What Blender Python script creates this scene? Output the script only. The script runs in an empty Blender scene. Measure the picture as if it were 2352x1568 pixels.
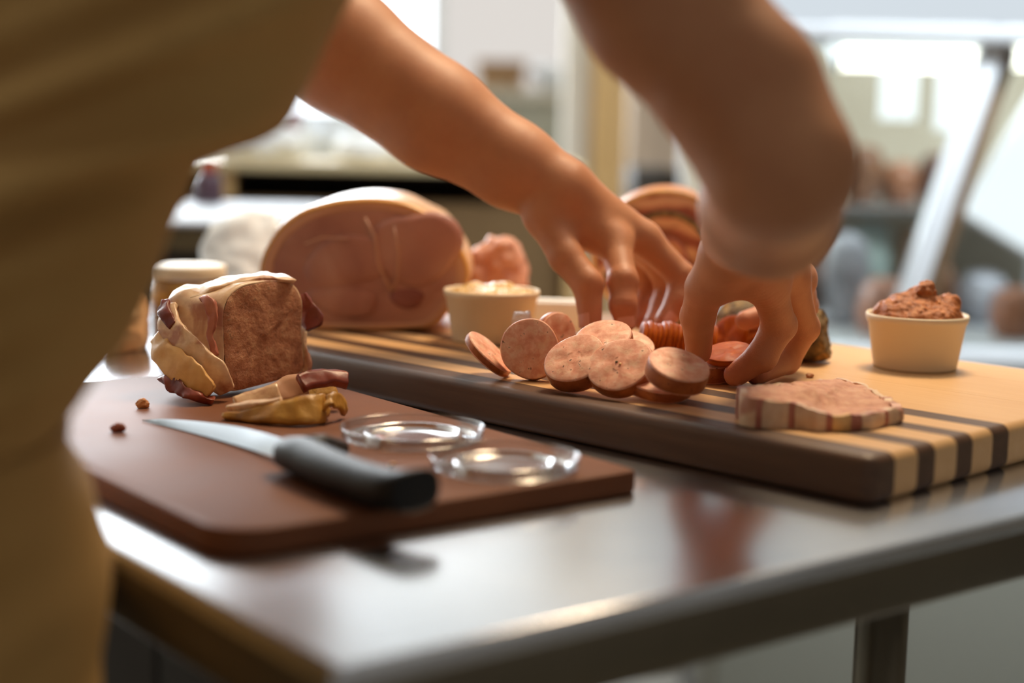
import bpy, bmesh, math, random
import numpy as np
from mathutils import Vector, Matrix

# ------------------------------------------------------------------ camera
F_PX = 3600.0
ZC = 1.10
PITCH = math.atan(499 / F_PX)
ROLL = math.radians(1.2)
SC = bpy.context.scene
COL = SC.collection
_f = np.array([0, math.cos(PITCH), -math.sin(PITCH)])
_u0 = np.array([0, math.sin(PITCH), math.cos(PITCH)])
_r0 = np.array([1.0, 0, 0])
_r = math.cos(ROLL) * _r0 + math.sin(ROLL) * _u0
_u = math.cos(ROLL) * _u0 - math.sin(ROLL) * _r0
CAM = np.array([0, 0, ZC])
cd = bpy.data.cameras.new('camera')
cam = bpy.data.objects.new('camera', cd)
COL.objects.link(cam)
cam.matrix_world = Matrix(((_r[0], _u[0], -_f[0], 0), (_r[1], _u[1], -_f[1], 0), (_r[2], _u[2], -_f[2], ZC), (0, 0, 0, 1)))
cd.sensor_width = 36.0
cd.lens = F_PX / 2352 * 36.0
cd.clip_start = 0.05
cd.dof.use_dof = True
cd.dof.focus_distance = 1.045
cd.dof.aperture_fstop = 2.5
SC.camera = cam

# ------------------------------------------------------------------ world, lights, exposure
w = bpy.data.worlds.new('world')
SC.world = w
w.use_nodes = True
w.node_tree.nodes['Background'].inputs[0].default_value = (0.82, 0.75, 0.66, 1)
w.node_tree.nodes['Background'].inputs[1].default_value = 0.24
SC.view_settings.view_transform = 'Standard'
SC.view_settings.look = 'None'
SC.view_settings.exposure = 0.0
SC.view_settings.gamma = 1.0
SC.view_settings.use_curve_mapping = False

def area(name, loc, target, size, size_y, power, col, spread=180):
    l = bpy.data.lights.new(name, 'AREA')
    l.shape = 'RECTANGLE'; l.size = size; l.size_y = size_y; l.energy = power; l.color = col; l.spread = math.radians(spread)
    o = bpy.data.objects.new(name, l); COL.objects.link(o)
    o.location = loc
    d = Vector(target) - Vector(loc)
    o.rotation_euler = d.to_track_quat('-Z', 'Y').to_euler()
    return o
area('warm_ceiling_lamp', (0.45, 1.75, 2.55), (0.15, 1.1, 0.9), 0.5, 0.5, 6.5, (1.0, 0.74, 0.46), 75)
area('window_daylight', (-2.1, 5.42, 1.95), (-2.1, 0.0, 1.95), 3.4, 1.5, 270, (0.88, 0.95, 1.0))
area('case_fill_light', (1.3, 1.7, 2.94), (1.0, 2.6, 1.1), 1.6, 0.4, 34, (0.88, 0.95, 1.0), 80)  # unseen fill lamp added to brighten the display case

# ------------------------------------------------------------------ helpers
def at(x, y, d):
    """point seen at pixel (x, y), d metres in front of the camera"""
    return CAM + (_f + (x - 1176) / F_PX * _r + (784 - y) / F_PX * _u) * d

def on(x, y, z):
    """point of the level plane z seen at pixel (x, y)"""
    v = _f + (x - 1176) / F_PX * _r + (784 - y) / F_PX * _u
    return CAM + v * ((z - ZC) / v[2])

def lin(c):
    return tuple(((v / 255) / 12.92 if v / 255 <= 0.04045 else ((v / 255 + 0.055) / 1.055) ** 2.4) for v in c)

ORG = {}
def tag(o, label=None, cat=None, group=None, kind=None):
    if label: o['label'] = label
    if cat: o['category'] = cat
    if group: o['group'] = group
    if kind: o['kind'] = kind
    return o

def thing(name, loc, label, cat, group=None):
    o = bpy.data.objects.new(name, None)
    o.empty_display_size = 0.02
    COL.objects.link(o)
    o.location = loc
    ORG[o.name] = np.array(loc, float)
    return tag(o, label, cat, group)

def obj(name, V, Fc, mat, parent=None, smooth=True, loc=None, auto=None):
    """link world-space geometry as ONE mesh object; origin = parent's base or loc"""
    V = np.asarray(V, float)
    if parent is not None: org = ORG[parent.name]
    elif loc is not None: org = np.asarray(loc, float)
    else: org = np.array([V[:, 0].mean(), V[:, 1].mean(), V[:, 2].min()])
    me = bpy.data.meshes.new(name)
    me.from_pydata((V - org).tolist(), [], [list(map(int, f)) for f in Fc])
    me.update()
    o = bpy.data.objects.new(name, me)
    COL.objects.link(o)
    if parent is not None: o.parent = parent
    else: o.location = org
    ORG[o.name] = org
    if mat: me.materials.append(mat)
    if smooth:
        me.polygons.foreach_set('use_smooth', [True] * len(me.polygons))
        if auto is not None:
            me.set_sharp_from_angle(angle=math.radians(auto))
    return o

def bm_out(bm):
    bm.verts.ensure_lookup_table()
    bm.verts.index_update()
    V = np.array([v.co[:] for v in bm.verts])
    Fc = [[v.index for v in f.verts] for f in bm.faces]
    bm.free()
    return V, Fc

def join(*parts):
    V = []; Fc = []; n = 0
    for v, f in parts:
        V.append(np.asarray(v)); Fc += [[i + n for i in q] for q in f]; n += len(v)
    return np.vstack(V), Fc

def rbox(size, bevel=0.0, seg=3, M=None):
    """box centred in x,y standing on z=0"""
    bm = bmesh.new()
    bmesh.ops.create_cube(bm, size=1.0)
    for v in bm.verts:
        v.co = Vector((v.co.x * size[0], v.co.y * size[1], (v.co.z + 0.5) * size[2]))
    if bevel > 0:
        bmesh.ops.bevel(bm, geom=bm.edges[:], offset=bevel, segments=seg, affect='EDGES', profile=0.5)
    V, Fc = bm_out(bm)
    return (xf(V, M) if M is not None else V), Fc

def bx(x0, x1, y0, y1, z0, z1, bevel=0.0, seg=2):
    V, Fc = rbox((x1 - x0, y1 - y0, z1 - z0), bevel, seg)
    return V + np.array([(x0 + x1) / 2, (y0 + y1) / 2, z0]), Fc

def frame3(o, ex, ey, ez):
    M = np.eye(4); M[:3, 0] = ex; M[:3, 1] = ey; M[:3, 2] = ez; M[:3, 3] = o
    return M

def xf(V, M):
    return np.asarray(V) @ M[:3, :3].T + M[:3, 3]

def unit(v):
    v = np.asarray(v, float); return v / np.linalg.norm(v)

def lathe(prof, n=48, M=None, wob=None):
    V = []; Fc = []
    m = len(prof)
    for i in range(n):
        a = 2 * math.pi * i / n
        for j, (r, z) in enumerate(prof):
            rr = r * (1 + (wob(a, j) if wob else 0))
            V.append((rr * math.cos(a), rr * math.sin(a), z))
    for i in range(n):
        k = (i + 1) % n
        for j in range(m - 1):
            Fc.append((i * m + j, k * m + j, k * m + j + 1, i * m + j + 1))
    V = np.array(V)
    return (xf(V, M) if M is not None else V), Fc

def disc_cap(n, m, j, top=True):
    return [[i * m + j for i in (range(n) if top else range(n - 1, -1, -1))]]

def loft(rings, closed=True, cap0=False, cap1=False):
    """rings: list of (n,3) arrays"""
    n = len(rings[0]); V = np.vstack(rings); Fc = []
    for k in range(len(rings) - 1):
        for i in range(n if closed else n - 1):
            j = (i + 1) % n
            Fc.append((k * n + i, k * n + j, (k + 1) * n + j, (k + 1) * n + i))
    if cap0: Fc.append(list(range(n - 1, -1, -1)))
    if cap1: Fc.append([(len(rings) - 1) * n + i for i in range(n)])
    return V, Fc

def tube(path, radii, n=14, cap=True, flat=None):
    path = np.asarray(path, float)
    if np.isscalar(radii): radii = [radii] * len(path)
    rings = []
    up = None
    for i, p in enumerate(path):
        t = unit(path[min(i + 1, len(path) - 1)] - path[max(i - 1, 0)])
        if up is None:
            a = np.array([0, 0, 1.0]) if abs(t[2]) < 0.9 else np.array([1.0, 0, 0])
            up = unit(np.cross(np.cross(t, a), t))
        up = unit(up - t * (up @ t))
        s = np.cross(t, up)
        th = np.linspace(0, 2 * math.pi, n, endpoint=False)
        fx = 1.0 if flat is None else flat
        rings.append(p + radii[i] * (np.cos(th)[:, None] * s + fx * np.sin(th)[:, None] * up))
    return loft(rings, True, cap, cap)

def prism(poly, z0, z1, bevel=0.0, seg=2, M=None):
    bm = bmesh.new()
    vs = [bm.verts.new((p[0], p[1], z0)) for p in poly]
    f = bm.faces.new(vs)
    r = bmesh.ops.extrude_face_region(bm, geom=[f])
    for v in r['geom']:
        if isinstance(v, bmesh.types.BMVert): v.co.z = z1
    bmesh.ops.recalc_face_normals(bm, faces=bm.faces[:])
    if bevel > 0:
        bmesh.ops.bevel(bm, geom=bm.edges[:], offset=bevel, segments=seg, affect='EDGES', profile=0.5)
    V, Fc = bm_out(bm)
    return (xf(V, M) if M is not None else V), Fc

def vnoise(p, freq, seed=0):
    """smooth value noise in -1..1"""
    q = np.asarray(p, float) * freq + seed * 17.31
    i = np.floor(q).astype(np.int64); f = q - i
    f = f * f * (3 - 2 * f)
    def h(x, y, z):
        n = (x * 374761393 + y * 668265263 + z * 2147483647 + seed * 1274126177) & 0xffffffff
        n = ((n ^ (n >> 13)) * 1274126177) & 0xffffffff
        return ((n ^ (n >> 16)) & 0xffff) / 32767.5 - 1
    r = 0
    for dx in (0, 1):
        for dy in (0, 1):
            for dz in (0, 1):
                wgt = (f[..., 0] if dx else 1 - f[..., 0]) * (f[..., 1] if dy else 1 - f[..., 1]) * (f[..., 2] if dz else 1 - f[..., 2])
                r = r + wgt * h(i[..., 0] + dx, i[..., 1] + dy, i[..., 2] + dz)
    return r

def smin(a, b, k):
    h = np.clip(0.5 + 0.5 * (b - a) / k, 0, 1)
    return b + (a - b) * h - k * h * (1 - h)

def cap_sdf(p, a, b, ra, rb):
    a = np.asarray(a); b = np.asarray(b)
    ab = b - a; pa = p - a
    t = np.clip((pa @ ab) / max(ab @ ab, 1e-12), 0, 1)
    return np.linalg.norm(pa - t[:, None] * ab, axis=1) - (ra + t * (rb - ra))

def ell_sdf(p, M, r):
    """approximate ellipsoid; M 4x4 frame, r radii"""
    q = (p - M[:3, 3]) @ M[:3, :3]
    r = np.asarray(r)
    k0 = np.linalg.norm(q / r, axis=1); k1 = np.linalg.norm(q / (r * r), axis=1)
    return k0 * (k0 - 1) / np.maximum(k1, 1e-9)

def sdf_mesh(fn, lo, hi, h, block=8):
    """surface nets over a block-sparse grid"""
    lo = np.asarray(lo, float); hi = np.asarray(hi, float)
    nb = np.ceil((hi - lo) / (h * block)).astype(int) + 1
    bi = np.stack(np.meshgrid(*[np.arange(k) for k in nb], indexing='ij'), -1).reshape(-1, 3)
    cen = lo + (bi + 0.5) * block * h
    dc = fn(cen)
    N = nb * block
    D = np.repeat(np.repeat(np.repeat(np.where(dc < 0, -1.0, 1.0).reshape(nb), block, 0), block, 1), block, 2).astype(np.float32)
    act = bi[np.abs(dc) < h * block * 1.15]
    loc = np.stack(np.meshgrid(*[np.arange(block)] * 3, indexing='ij'), -1).reshape(-1, 3)
    for c in range(0, len(act), 400):
        idx = (act[c:c + 400, None, :] * block + loc[None]).reshape(-1, 3)
        D[idx[:, 0], idx[:, 1], idx[:, 2]] = fn(lo + idx * h)
    s = D < 0
    cnt = np.zeros(N - 1, np.int8)
    for dx in (0, 1):
        for dy in (0, 1):
            for dz in (0, 1):
                cnt += s[dx:N[0] - 1 + dx, dy:N[1] - 1 + dy, dz:N[2] - 1 + dz]
    cells = np.argwhere((cnt > 0) & (cnt < 8))
    acc = np.zeros((len(cells), 3)); num = np.zeros(len(cells))
    cor = [np.array(c) for c in ((0,0,0),(1,0,0),(0,1,0),(1,1,0),(0,0,1),(1,0,1),(0,1,1),(1,1,1))]
    val = [D[tuple((cells + c).T)].astype(float) for c in cor]
    for a in range(8):
        for ax in range(3):
            if cor[a][ax] == 0:
                b = a + (1, 2, 4)[ax]
                va, vb = val[a], val[b]
                m = (va < 0) != (vb < 0)
                t = np.where(m, va / np.where(m, va - vb, 1), 0)
                pt = cor[a] + t[:, None] * (cor[b] - cor[a])
                acc[m] += pt[m]; num[m] += 1
    V = lo + (cells + acc / num[:, None]) * h
    ID = np.full(N - 1, -1, np.int64)
    ID[tuple(cells.T)] = np.arange(len(cells))
    Fc = []
    for ax in range(3):
        sl0 = [slice(0, n) for n in N]; sl1 = [slice(0, n) for n in N]
        sl0[ax] = slice(0, N[ax] - 1); sl1[ax] = slice(1, N[ax])
        e = np.argwhere(s[tuple(sl0)] != s[tuple(sl1)])
        b, c = [(1, 2), (2, 0), (0, 1)][ax]
        ok = (e[:, b] > 0) & (e[:, c] > 0) & (e[:, b] < N[b] - 1) & (e[:, c] < N[c] - 1)
        e = e[ok]
        eb = np.zeros(3, int); eb[b] = 1
        ec = np.zeros(3, int); ec[c] = 1
        q = np.stack([ID[tuple((e - eb - ec).T)], ID[tuple((e - ec).T)], ID[tuple(e.T)], ID[tuple((e - eb).T)]], 1)
        inside = s[tuple(e.T)]
        q[~inside] = q[~inside][:, ::-1]
        Fc.append(q)
    return V, np.vstack(Fc)

# ------------------------------------------------------------------ materials
class NT:
    def __init__(self, name, coord='Object'):
        self.m = bpy.data.materials.new(name); self.m.use_nodes = True
        self.t = self.m.node_tree; self.n = self.t.nodes; self.l = self.t.links
        self.b = self.n['Principled BSDF']
        self.tc = self.n.new('ShaderNodeTexCoord').outputs[coord]
    def set(self, **k):
        for a, v in k.items():
            self.b.inputs[a.replace('_', ' ')].default_value = v
        return self
    def map(self, scale=(1, 1, 1), rot=(0, 0, 0), vec=None):
        m = self.n.new('ShaderNodeMapping'); m.inputs['Scale'].default_value = scale; m.inputs['Rotation'].default_value = rot
        self.l.new(vec or self.tc, m.inputs['Vector']); return m.outputs[0]
    def noise(self, scale, detail=4, rough=0.55, vec=None, dist=0.0):
        x = self.n.new('ShaderNodeTexNoise'); x.inputs['Scale'].default_value = scale; x.inputs['Detail'].default_value = detail
        x.inputs['Roughness'].default_value = rough; x.inputs['Distortion'].default_value = dist
        self.l.new(vec or self.tc, x.inputs['Vector']); return x.outputs['Fac']
    def voro(self, scale, feat='F1', out='Distance', vec=None):
        x = self.n.new('ShaderNodeTexVoronoi'); x.feature = feat; x.inputs['Scale'].default_value = scale
        self.l.new(vec or self.tc, x.inputs['Vector']); return x.outputs[out]
    def wave(self, scale, dist=2, detail=2, vec=None, kind='BANDS', direction='X'):
        x = self.n.new('ShaderNodeTexWave'); x.wave_type = kind
        if kind == 'BANDS': x.bands_direction = direction
        else: x.rings_direction = direction
        x.inputs['Scale'].default_value = scale; x.inputs['Distortion'].default_value = dist; x.inputs['Detail'].default_value = detail
        self.l.new(vec or self.tc, x.inputs['Vector']); return x.outputs['Fac']
    def ramp(self, fac, stops):
        r = self.n.new('ShaderNodeValToRGB'); e = r.color_ramp.elements
        while len(e) < len(stops): e.new(0.5)
        for el, (p, c) in zip(e, stops):
            el.position = p; el.color = (*lin(c), 1) if len(c) == 3 else c
        self.l.new(fac, r.inputs[0]); return r.outputs[0]
    def mix(self, fac, a, b, mode='MIX'):
        x = self.n.new('ShaderNodeMix'); x.data_type = 'RGBA'; x.blend_type = mode
        if isinstance(fac, (int, float)): x.inputs[0].default_value = fac
        else: self.l.new(fac, x.inputs[0])
        for k, v in ((6, a), (7, b)):
            if isinstance(v, tuple): x.inputs[k].default_value = (*lin(v), 1)
            else: self.l.new(v, x.inputs[k])
        return x.outputs[2]
    def col(self, c):
        if isinstance(c, tuple): self.b.inputs['Base Color'].default_value = (*lin(c), 1)
        else: self.l.new(c, self.b.inputs['Base Color'])
        return self
    def bump(self, fac, strength=0.3, dist=0.002):
        x = self.n.new('ShaderNodeBump'); x.inputs['Strength'].default_value = strength; x.inputs['Distance'].default_value = dist
        self.l.new(fac, x.inputs['Height']); self.l.new(x.outputs[0], self.b.inputs['Normal']); return self
    def rough(self, fac, lo, hi):
        x = self.n.new('ShaderNodeMapRange'); x.inputs[3].default_value = lo; x.inputs[4].default_value = hi
        self.l.new(fac, x.inputs[0]); self.l.new(x.outputs[0], self.b.inputs['Roughness']); return self

def plain(name, c, rough=0.5, metal=0.0, noise=None, bump=0.0, spec=0.5):
    t = NT(name)
    if noise:
        sc, c2 = noise
        fac = t.noise(sc)
        t.col(t.ramp(fac, [(0.3, c), (0.7, c2)]))
        if bump: t.bump(fac, bump, 0.003)
    else: t.col(c)
    t.set(Roughness=rough, Metallic=metal, Specular_IOR_Level=spec)
    return t.m

def emit(name, c, s):
    t = NT(name); t.col((12, 12, 12))
    t.b.inputs['Emission Color'].default_value = (*lin(c), 1); t.b.inputs['Emission Strength'].default_value = s
    return t.m

MT = {}
# steel
t = NT('brushed_steel'); n = t.noise(60, 3, vec=t.map((1, 14, 1), (0, 0, math.radians(37)))); n2 = t.noise(5, 4)
t.col(t.ramp(n2, [(0.3, (196, 200, 208)), (0.7, (214, 217, 224))])); t.set(Metallic=1.0); t.rough(n2, 0.15, 0.27); t.bump(n, 0.012, 0.001); MT['steel'] = t.m
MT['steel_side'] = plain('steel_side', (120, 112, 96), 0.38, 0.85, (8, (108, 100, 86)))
MT['blade'] = plain('blade_steel', (152, 157, 163), 0.3, 1.0)
# brown plastic board
t = NT('brown_plastic'); n = t.noise(9, 5); s1 = t.noise(500, 2); s2 = t.noise(120, 3, vec=t.map((1, 12, 1), (0, 0, 0.6)))
t.col(t.ramp(n, [(0.3, (106, 62, 38)), (0.75, (126, 78, 50))])); t.rough(n, 0.55, 0.7); t.set(Specular_IOR_Level=0.26); t.bump(t.mix(0.5, s1, s2), 0.14, 0.0006); MT['brown'] = t.m
# woods
def wood(name, a, b, c):
    t = NT(name)
    v = t.map((3, 40, 40), (0, 0, 0)); n = t.noise(4, 6, 0.6, v, 0.6); n2 = t.noise(2.5, 3, vec=t.map((1, 6, 6)))
    t.col(t.mix(n2, t.ramp(n, [(0.3, a), (0.7, b)]), c)); t.b.inputs['Roughness'].default_value = 0.46
    t.bump(n, 0.08, 0.0006); return t.m
MT['maple'] = wood('maple_wood', (214, 172, 120), (226, 188, 138), (206, 160, 108))
MT['walnut'] = wood('walnut_wood', (72, 46, 30), (106, 74, 50), (82, 56, 38))
# skin
t = NT('skin'); n = t.noise(22, 4); n2 = t.noise(90, 5); n3 = t.voro(900)
at_ = t.n.new('ShaderNodeAttribute'); at_.attribute_name = 'red'
base = t.ramp(n, [(0.3, (184, 123, 86)), (0.7, (200, 141, 102))])
base = t.mix(t.ramp(n2, [(0.54, (0, 0, 0)), (0.75, (120, 120, 120))]), base, (174, 98, 76))
base = t.mix(at_.outputs['Fac'], base, (192, 104, 86))
t.col(base); t.set(Roughness=0.5, Subsurface_Weight=0.12, Subsurface_Scale=0.006, Specular_IOR_Level=0.35)
t.b.inputs['Subsurface Radius'].default_value = (1.0, 0.35, 0.2); t.bump(t.mix(0.6, n3, n2), 0.24, 0.001); MT['skin'] = t.m
# cloth
def cloth(name, a, b):
    t = NT(name); n = t.noise(7, 3); n2 = t.wave(700, 1, 1)
    t.col(t.ramp(n, [(0.3, a), (0.7, b)])); t.set(Roughness=0.92, Specular_IOR_Level=0.1); t.bump(n2, 0.1, 0.0004); return t.m
MT['khaki'] = cloth('khaki_cotton', (180, 141, 86), (196, 157, 100))
MT['apron'] = cloth('tan_apron_cotton', (172, 134, 80), (188, 150, 94))
MT['trouser'] = cloth('dark_trousers', (44, 40, 38), (56, 52, 50))
MT['shoe'] = plain('black_leather', (26, 24, 24), 0.45)
MT['hair'] = plain('brown_hair', (70, 46, 30), 0.6, 0, (60, (48, 30, 20)), 0.5)
# meats
t = NT('sausage_meat'); n = t.noise(160, 5); v = t.voro(260, out='Color'); n2 = t.noise(50, 3); sp = t.noise(300, 2)
vv = t.n.new('ShaderNodeSeparateColor'); t.l.new(v, vv.inputs[0])
c = t.ramp(n, [(0.25, (216, 140, 112)), (0.5, (234, 172, 144)), (0.75, (247, 210, 184))])
c = t.mix(t.ramp(vv.outputs[0], [(0.70, (0, 0, 0)), (0.9, (170, 170, 170))]), c, (240, 204, 170))
c = t.mix(t.ramp(sp, [(0.685, (0, 0, 0)), (0.72, (235, 235, 235))]), c, (58, 40, 22))
t.col(c); t.set(Roughness=0.5, Specular_IOR_Level=0.4, Subsurface_Weight=0.08, Subsurface_Scale=0.004); t.bump(n, 0.35, 0.0012); MT['sausage'] = t.m
t = NT('sausage_casing'); n = t.noise(120, 4); n2 = t.noise(350, 2)
c = t.ramp(n, [(0.3, (152, 78, 36)), (0.7, (194, 112, 58))]); c = t.mix(t.ramp(n2, [(0.66, (0, 0, 0)), (0.74, (200, 200, 200))]), c, (64, 32, 18))
t.col(c); t.set(Roughness=0.38); t.bump(n, 0.3, 0.001); MT['casing'] = t.m
t = NT('chorizo_meat'); n = t.noise(120, 4); c = t.ramp(n, [(0.3, (148, 62, 10)), (0.6, (174, 82, 18)), (0.85, (196, 112, 40))])
t.col(c); t.set(Roughness=0.42, Specular_IOR_Level=0.2); t.bump(n, 0.25, 0.001); MT['chorizo'] = t.m
t = NT('chorizo_skin'); n = t.noise(90, 4); t.col(t.ramp(n, [(0.3, (160, 72, 6)), (0.7, (192, 96, 12))])); t.set(Roughness=0.4, Specular_IOR_Level=0.18); t.bump(n, 0.2, 0.001); MT['chorizo_skin'] = t.m
def pate(name, cols, spk):
    t = NT(name); n = t.noise(130, 6, 0.65); v = t.noise(45, 3); s = t.noise(260, 2)
    c = t.ramp(n, [(0.28, cols[0]), (0.5, cols[1]), (0.75, cols[2])])
    c = t.mix(t.ramp(v, [(0.55, (0, 0, 0)), (0.75, (130, 130, 130))]), c, cols[3])
    c = t.mix(t.ramp(s, [(0.66, (0, 0, 0)), (0.72, (180, 180, 180))]), c, spk)
    t.col(c); t.set(Roughness=0.55, Subsurface_Weight=0.05, Subsurface_Scale=0.004); t.bump(n, 0.9, 0.003); return t.m
MT['pate'] = pate('terrine_meat', [(148, 92, 62), (188, 128, 92), (218, 170, 130), (202, 132, 104)], (92, 54, 34))
MT['pate_slice'] = pate('pate_slice_meat', [(184, 122, 98), (206, 150, 122), (226, 182, 152), (198, 128, 108)], (150, 84, 64))
t = NT('bacon_fat'); n = t.noise(35, 3, 0.5, t.map((1, 1, 1)), 0.8); n2 = t.noise(160, 3)
t.col(t.mix(t.ramp(n, [(0.53, (0, 0, 0)), (0.64, (210, 210, 210))]), t.ramp(n2, [(0.3, (214, 176, 140)), (0.7, (232, 204, 172))]), (160, 78, 62)))
t.set(Roughness=0.36, Subsurface_Weight=0.1, Subsurface_Scale=0.004); t.bump(n2, 0.3, 0.001); MT['fat'] = t.m
t = NT('yellow_fat'); n = t.noise(70, 4); t.col(t.ramp(n, [(0.3, (206, 150, 84)), (0.7, (230, 186, 122))])); t.set(Roughness=0.4); t.bump(n, 0.4, 0.001); MT['yfat'] = t.m
t = NT('smoked_bacon'); n = t.noise(50, 4); t.col(t.ramp(n, [(0.3, (92, 34, 26)), (0.6, (138, 60, 44)), (0.8, (176, 104, 76))])); t.set(Roughness=0.4); t.bump(n, 0.5, 0.001); MT['bacon'] = t.m
t = NT('lean_stripe'); n = t.noise(80, 3); t.col(t.ramp(n, [(0.3, (166, 92, 74)), (0.7, (192, 124, 102))])); t.set(Roughness=0.42); MT['lean'] = t.m
t = NT('golden_rind'); n = t.noise(60, 5); t.col(t.ramp(n, [(0.28, (128, 84, 26)), (0.5, (176, 126, 46)), (0.75, (206, 164, 84))])); t.set(Roughness=0.42); t.bump(n, 0.6, 0.002); MT['rind_gold'] = t.m
t = NT('ham_meat'); n = t.noise(12, 3, 0.5, None, 1.2); n2 = t.noise(60, 4)
t.col(t.mix(t.ramp(n2, [(0.4, (0, 0, 0)), (0.8, (90, 90, 90))]), t.ramp(n, [(0.32, (160, 106, 92)), (0.52, (180, 130, 114)), (0.72, (196, 152, 136))]), (160, 88, 76)))
t.set(Roughness=0.42, Subsurface_Weight=0.06, Subsurface_Scale=0.005); t.bump(n2, 0.2, 0.002); MT['ham'] = t.m
MT['ham_dark'] = plain('ham_dark_muscle', (132, 74, 66), 0.45, 0, (30, (148, 90, 80)))
MT['ham_fat'] = plain('ham_fat', (214, 170, 140), 0.4, 0, (20, (200, 150, 120)))
MT['ham_gold'] = plain('golden_ham_fat', (214, 152, 70), 0.4, 0, (20, (226, 172, 96)))
t = NT('ham_rind'); n = t.noise(14, 5); t.col(t.ramp(n, [(0.3, (206, 150, 92)), (0.6, (226, 180, 136)), (0.8, (232, 200, 182))])); t.set(Roughness=0.36); t.bump(n, 0.4, 0.004); MT['ham_rind'] = t.m
# rolled belly: spiral face
t = NT('rolled_pork_face'); n = t.noise(20, 4, 0.5, None, 1.0); w_ = t.wave(16, 5, 3, None, 'RINGS', 'Y')
c = t.ramp(w_, [(0.2, (150, 78, 52)), (0.5, (186, 116, 82)), (0.8, (214, 160, 118))])
c = t.mix(t.ramp(n, [(0.55, (0, 0, 0)), (0.66, (220, 220, 220))]), c, (96, 74, 30))
t.col(c); t.set(Roughness=0.42); t.bump(n, 0.3, 0.002); MT['roll'] = t.m
t = NT('crackling'); n = t.noise(25, 4); t.col(t.ramp(n, [(0.3, (168, 92, 40)), (0.7, (214, 140, 72))])); t.set(Roughness=0.32); t.bump(n, 0.3, 0.002); MT['crackling'] = t.m
t = NT('herb_crust'); n = t.noise(130, 5); n2 = t.noise(50, 3)
c = t.ramp(n, [(0.3, (66, 48, 24)), (0.55, (124, 96, 52)), (0.75, (178, 142, 84))]); c = t.mix(t.ramp(n2, [(0.58, (0, 0, 0)), (0.68, (220, 220, 220))]), c, (190, 130, 40))
t.col(c); t.set(Roughness=0.7); t.bump(n, 0.9, 0.003); MT['herb'] = t.m
t = NT('pink_meat'); n = t.noise(90, 5); t.col(t.ramp(n, [(0.3, (186, 116, 88)), (0.7, (224, 172, 142))])); t.set(Roughness=0.5); t.bump(n, 0.5, 0.003); MT['pink'] = t.m
t = NT('rillettes'); n = t.noise(180, 6, 0.65); t.col(t.ramp(n, [(0.3, (132, 68, 24)), (0.55, (182, 104, 44)), (0.8, (212, 146, 78))])); t.set(Roughness=0.5); t.bump(n, 0.8, 0.002); MT['rillettes'] = t.m
t = NT('mustard'); n = t.noise(200, 4); v = t.voro(320)
t.col(t.mix(t.ramp(v, [(0.2, (230, 230, 230)), (0.35, (0, 0, 0))]), t.ramp(n, [(0.3, (206, 160, 84)), (0.7, (226, 190, 122))]), (236, 214, 168))); t.set(Roughness=0.22, Specular_IOR_Level=0.7); t.bump(v, 0.7, 0.002); MT['mustard'] = t.m
MT['cup'] = plain('cup_paper', (228, 212, 184), 0.55, 0, (6, (224, 206, 176)))
MT['cheese'] = plain('white_fat', (240, 226, 214), 0.4, 0, (60, (226, 196, 184)), 0.3)
MT['paper'] = plain('white_paper', (242, 242, 240), 0.75, 0, (10, (232, 232, 230)))
MT['kraft'] = plain('cream_paper', (226, 190, 146), 0.8, 0, (25, (206, 150, 96)), 0.4)
MT['black_plastic'] = plain('black_handle', (19, 20, 22), 0.5, 0, (40, (24, 25, 27)), 0.1, 0.3)
MT['crumb'] = plain('crumb', (216, 158, 108), 0.6, 0, (200, (188, 120, 74)), 0.4)
MT['crumb_red'] = plain('crumb_red', (150, 80, 62), 0.6, 0, (200, (112, 56, 42)), 0.4)
# clear plastic
def clear(name, tint=(0.97, 0.98, 1.0), rough=0.04, amt=0.12, ior=1.45, gain=0.9):
    m = bpy.data.materials.new(name); m.use_nodes = True; nt = m.node_tree; N = nt.nodes; L = nt.links
    N.remove(N['Principled BSDF'])
    tr = N.new('ShaderNodeBsdfTransparent'); tr.inputs[0].default_value = (*tint, 1)
    gl = N.new('ShaderNodeBsdfGlossy'); gl.inputs['Roughness'].default_value = rough
    fr = N.new('ShaderNodeFresnel'); fr.inputs[0].default_value = ior
    ad = N.new('ShaderNodeMath'); ad.operation = 'MULTIPLY_ADD'; ad.inputs[1].default_value = gain; ad.inputs[2].default_value = amt
    mx = N.new('ShaderNodeMixShader')
    L.new(fr.outputs[0], ad.inputs[0]); L.new(ad.outputs[0], mx.inputs[0]); L.new(tr.outputs[0], mx.inputs[1]); L.new(gl.outputs[0], mx.inputs[2])
    L.new(mx.outputs[0], N['Material Output'].inputs[0]); return m
MT['clear'] = clear('clear_plastic', (0.98, 0.985, 0.99), 0.14, 0.018, 1.45, 0.52)
MT['glass'] = clear('case_glass', (0.95, 0.98, 0.97), 0.02, 0.02)
MT['jar_glass'] = clear('jar_glass', (0.93, 0.95, 0.95), 0.03, 0.05)
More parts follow.
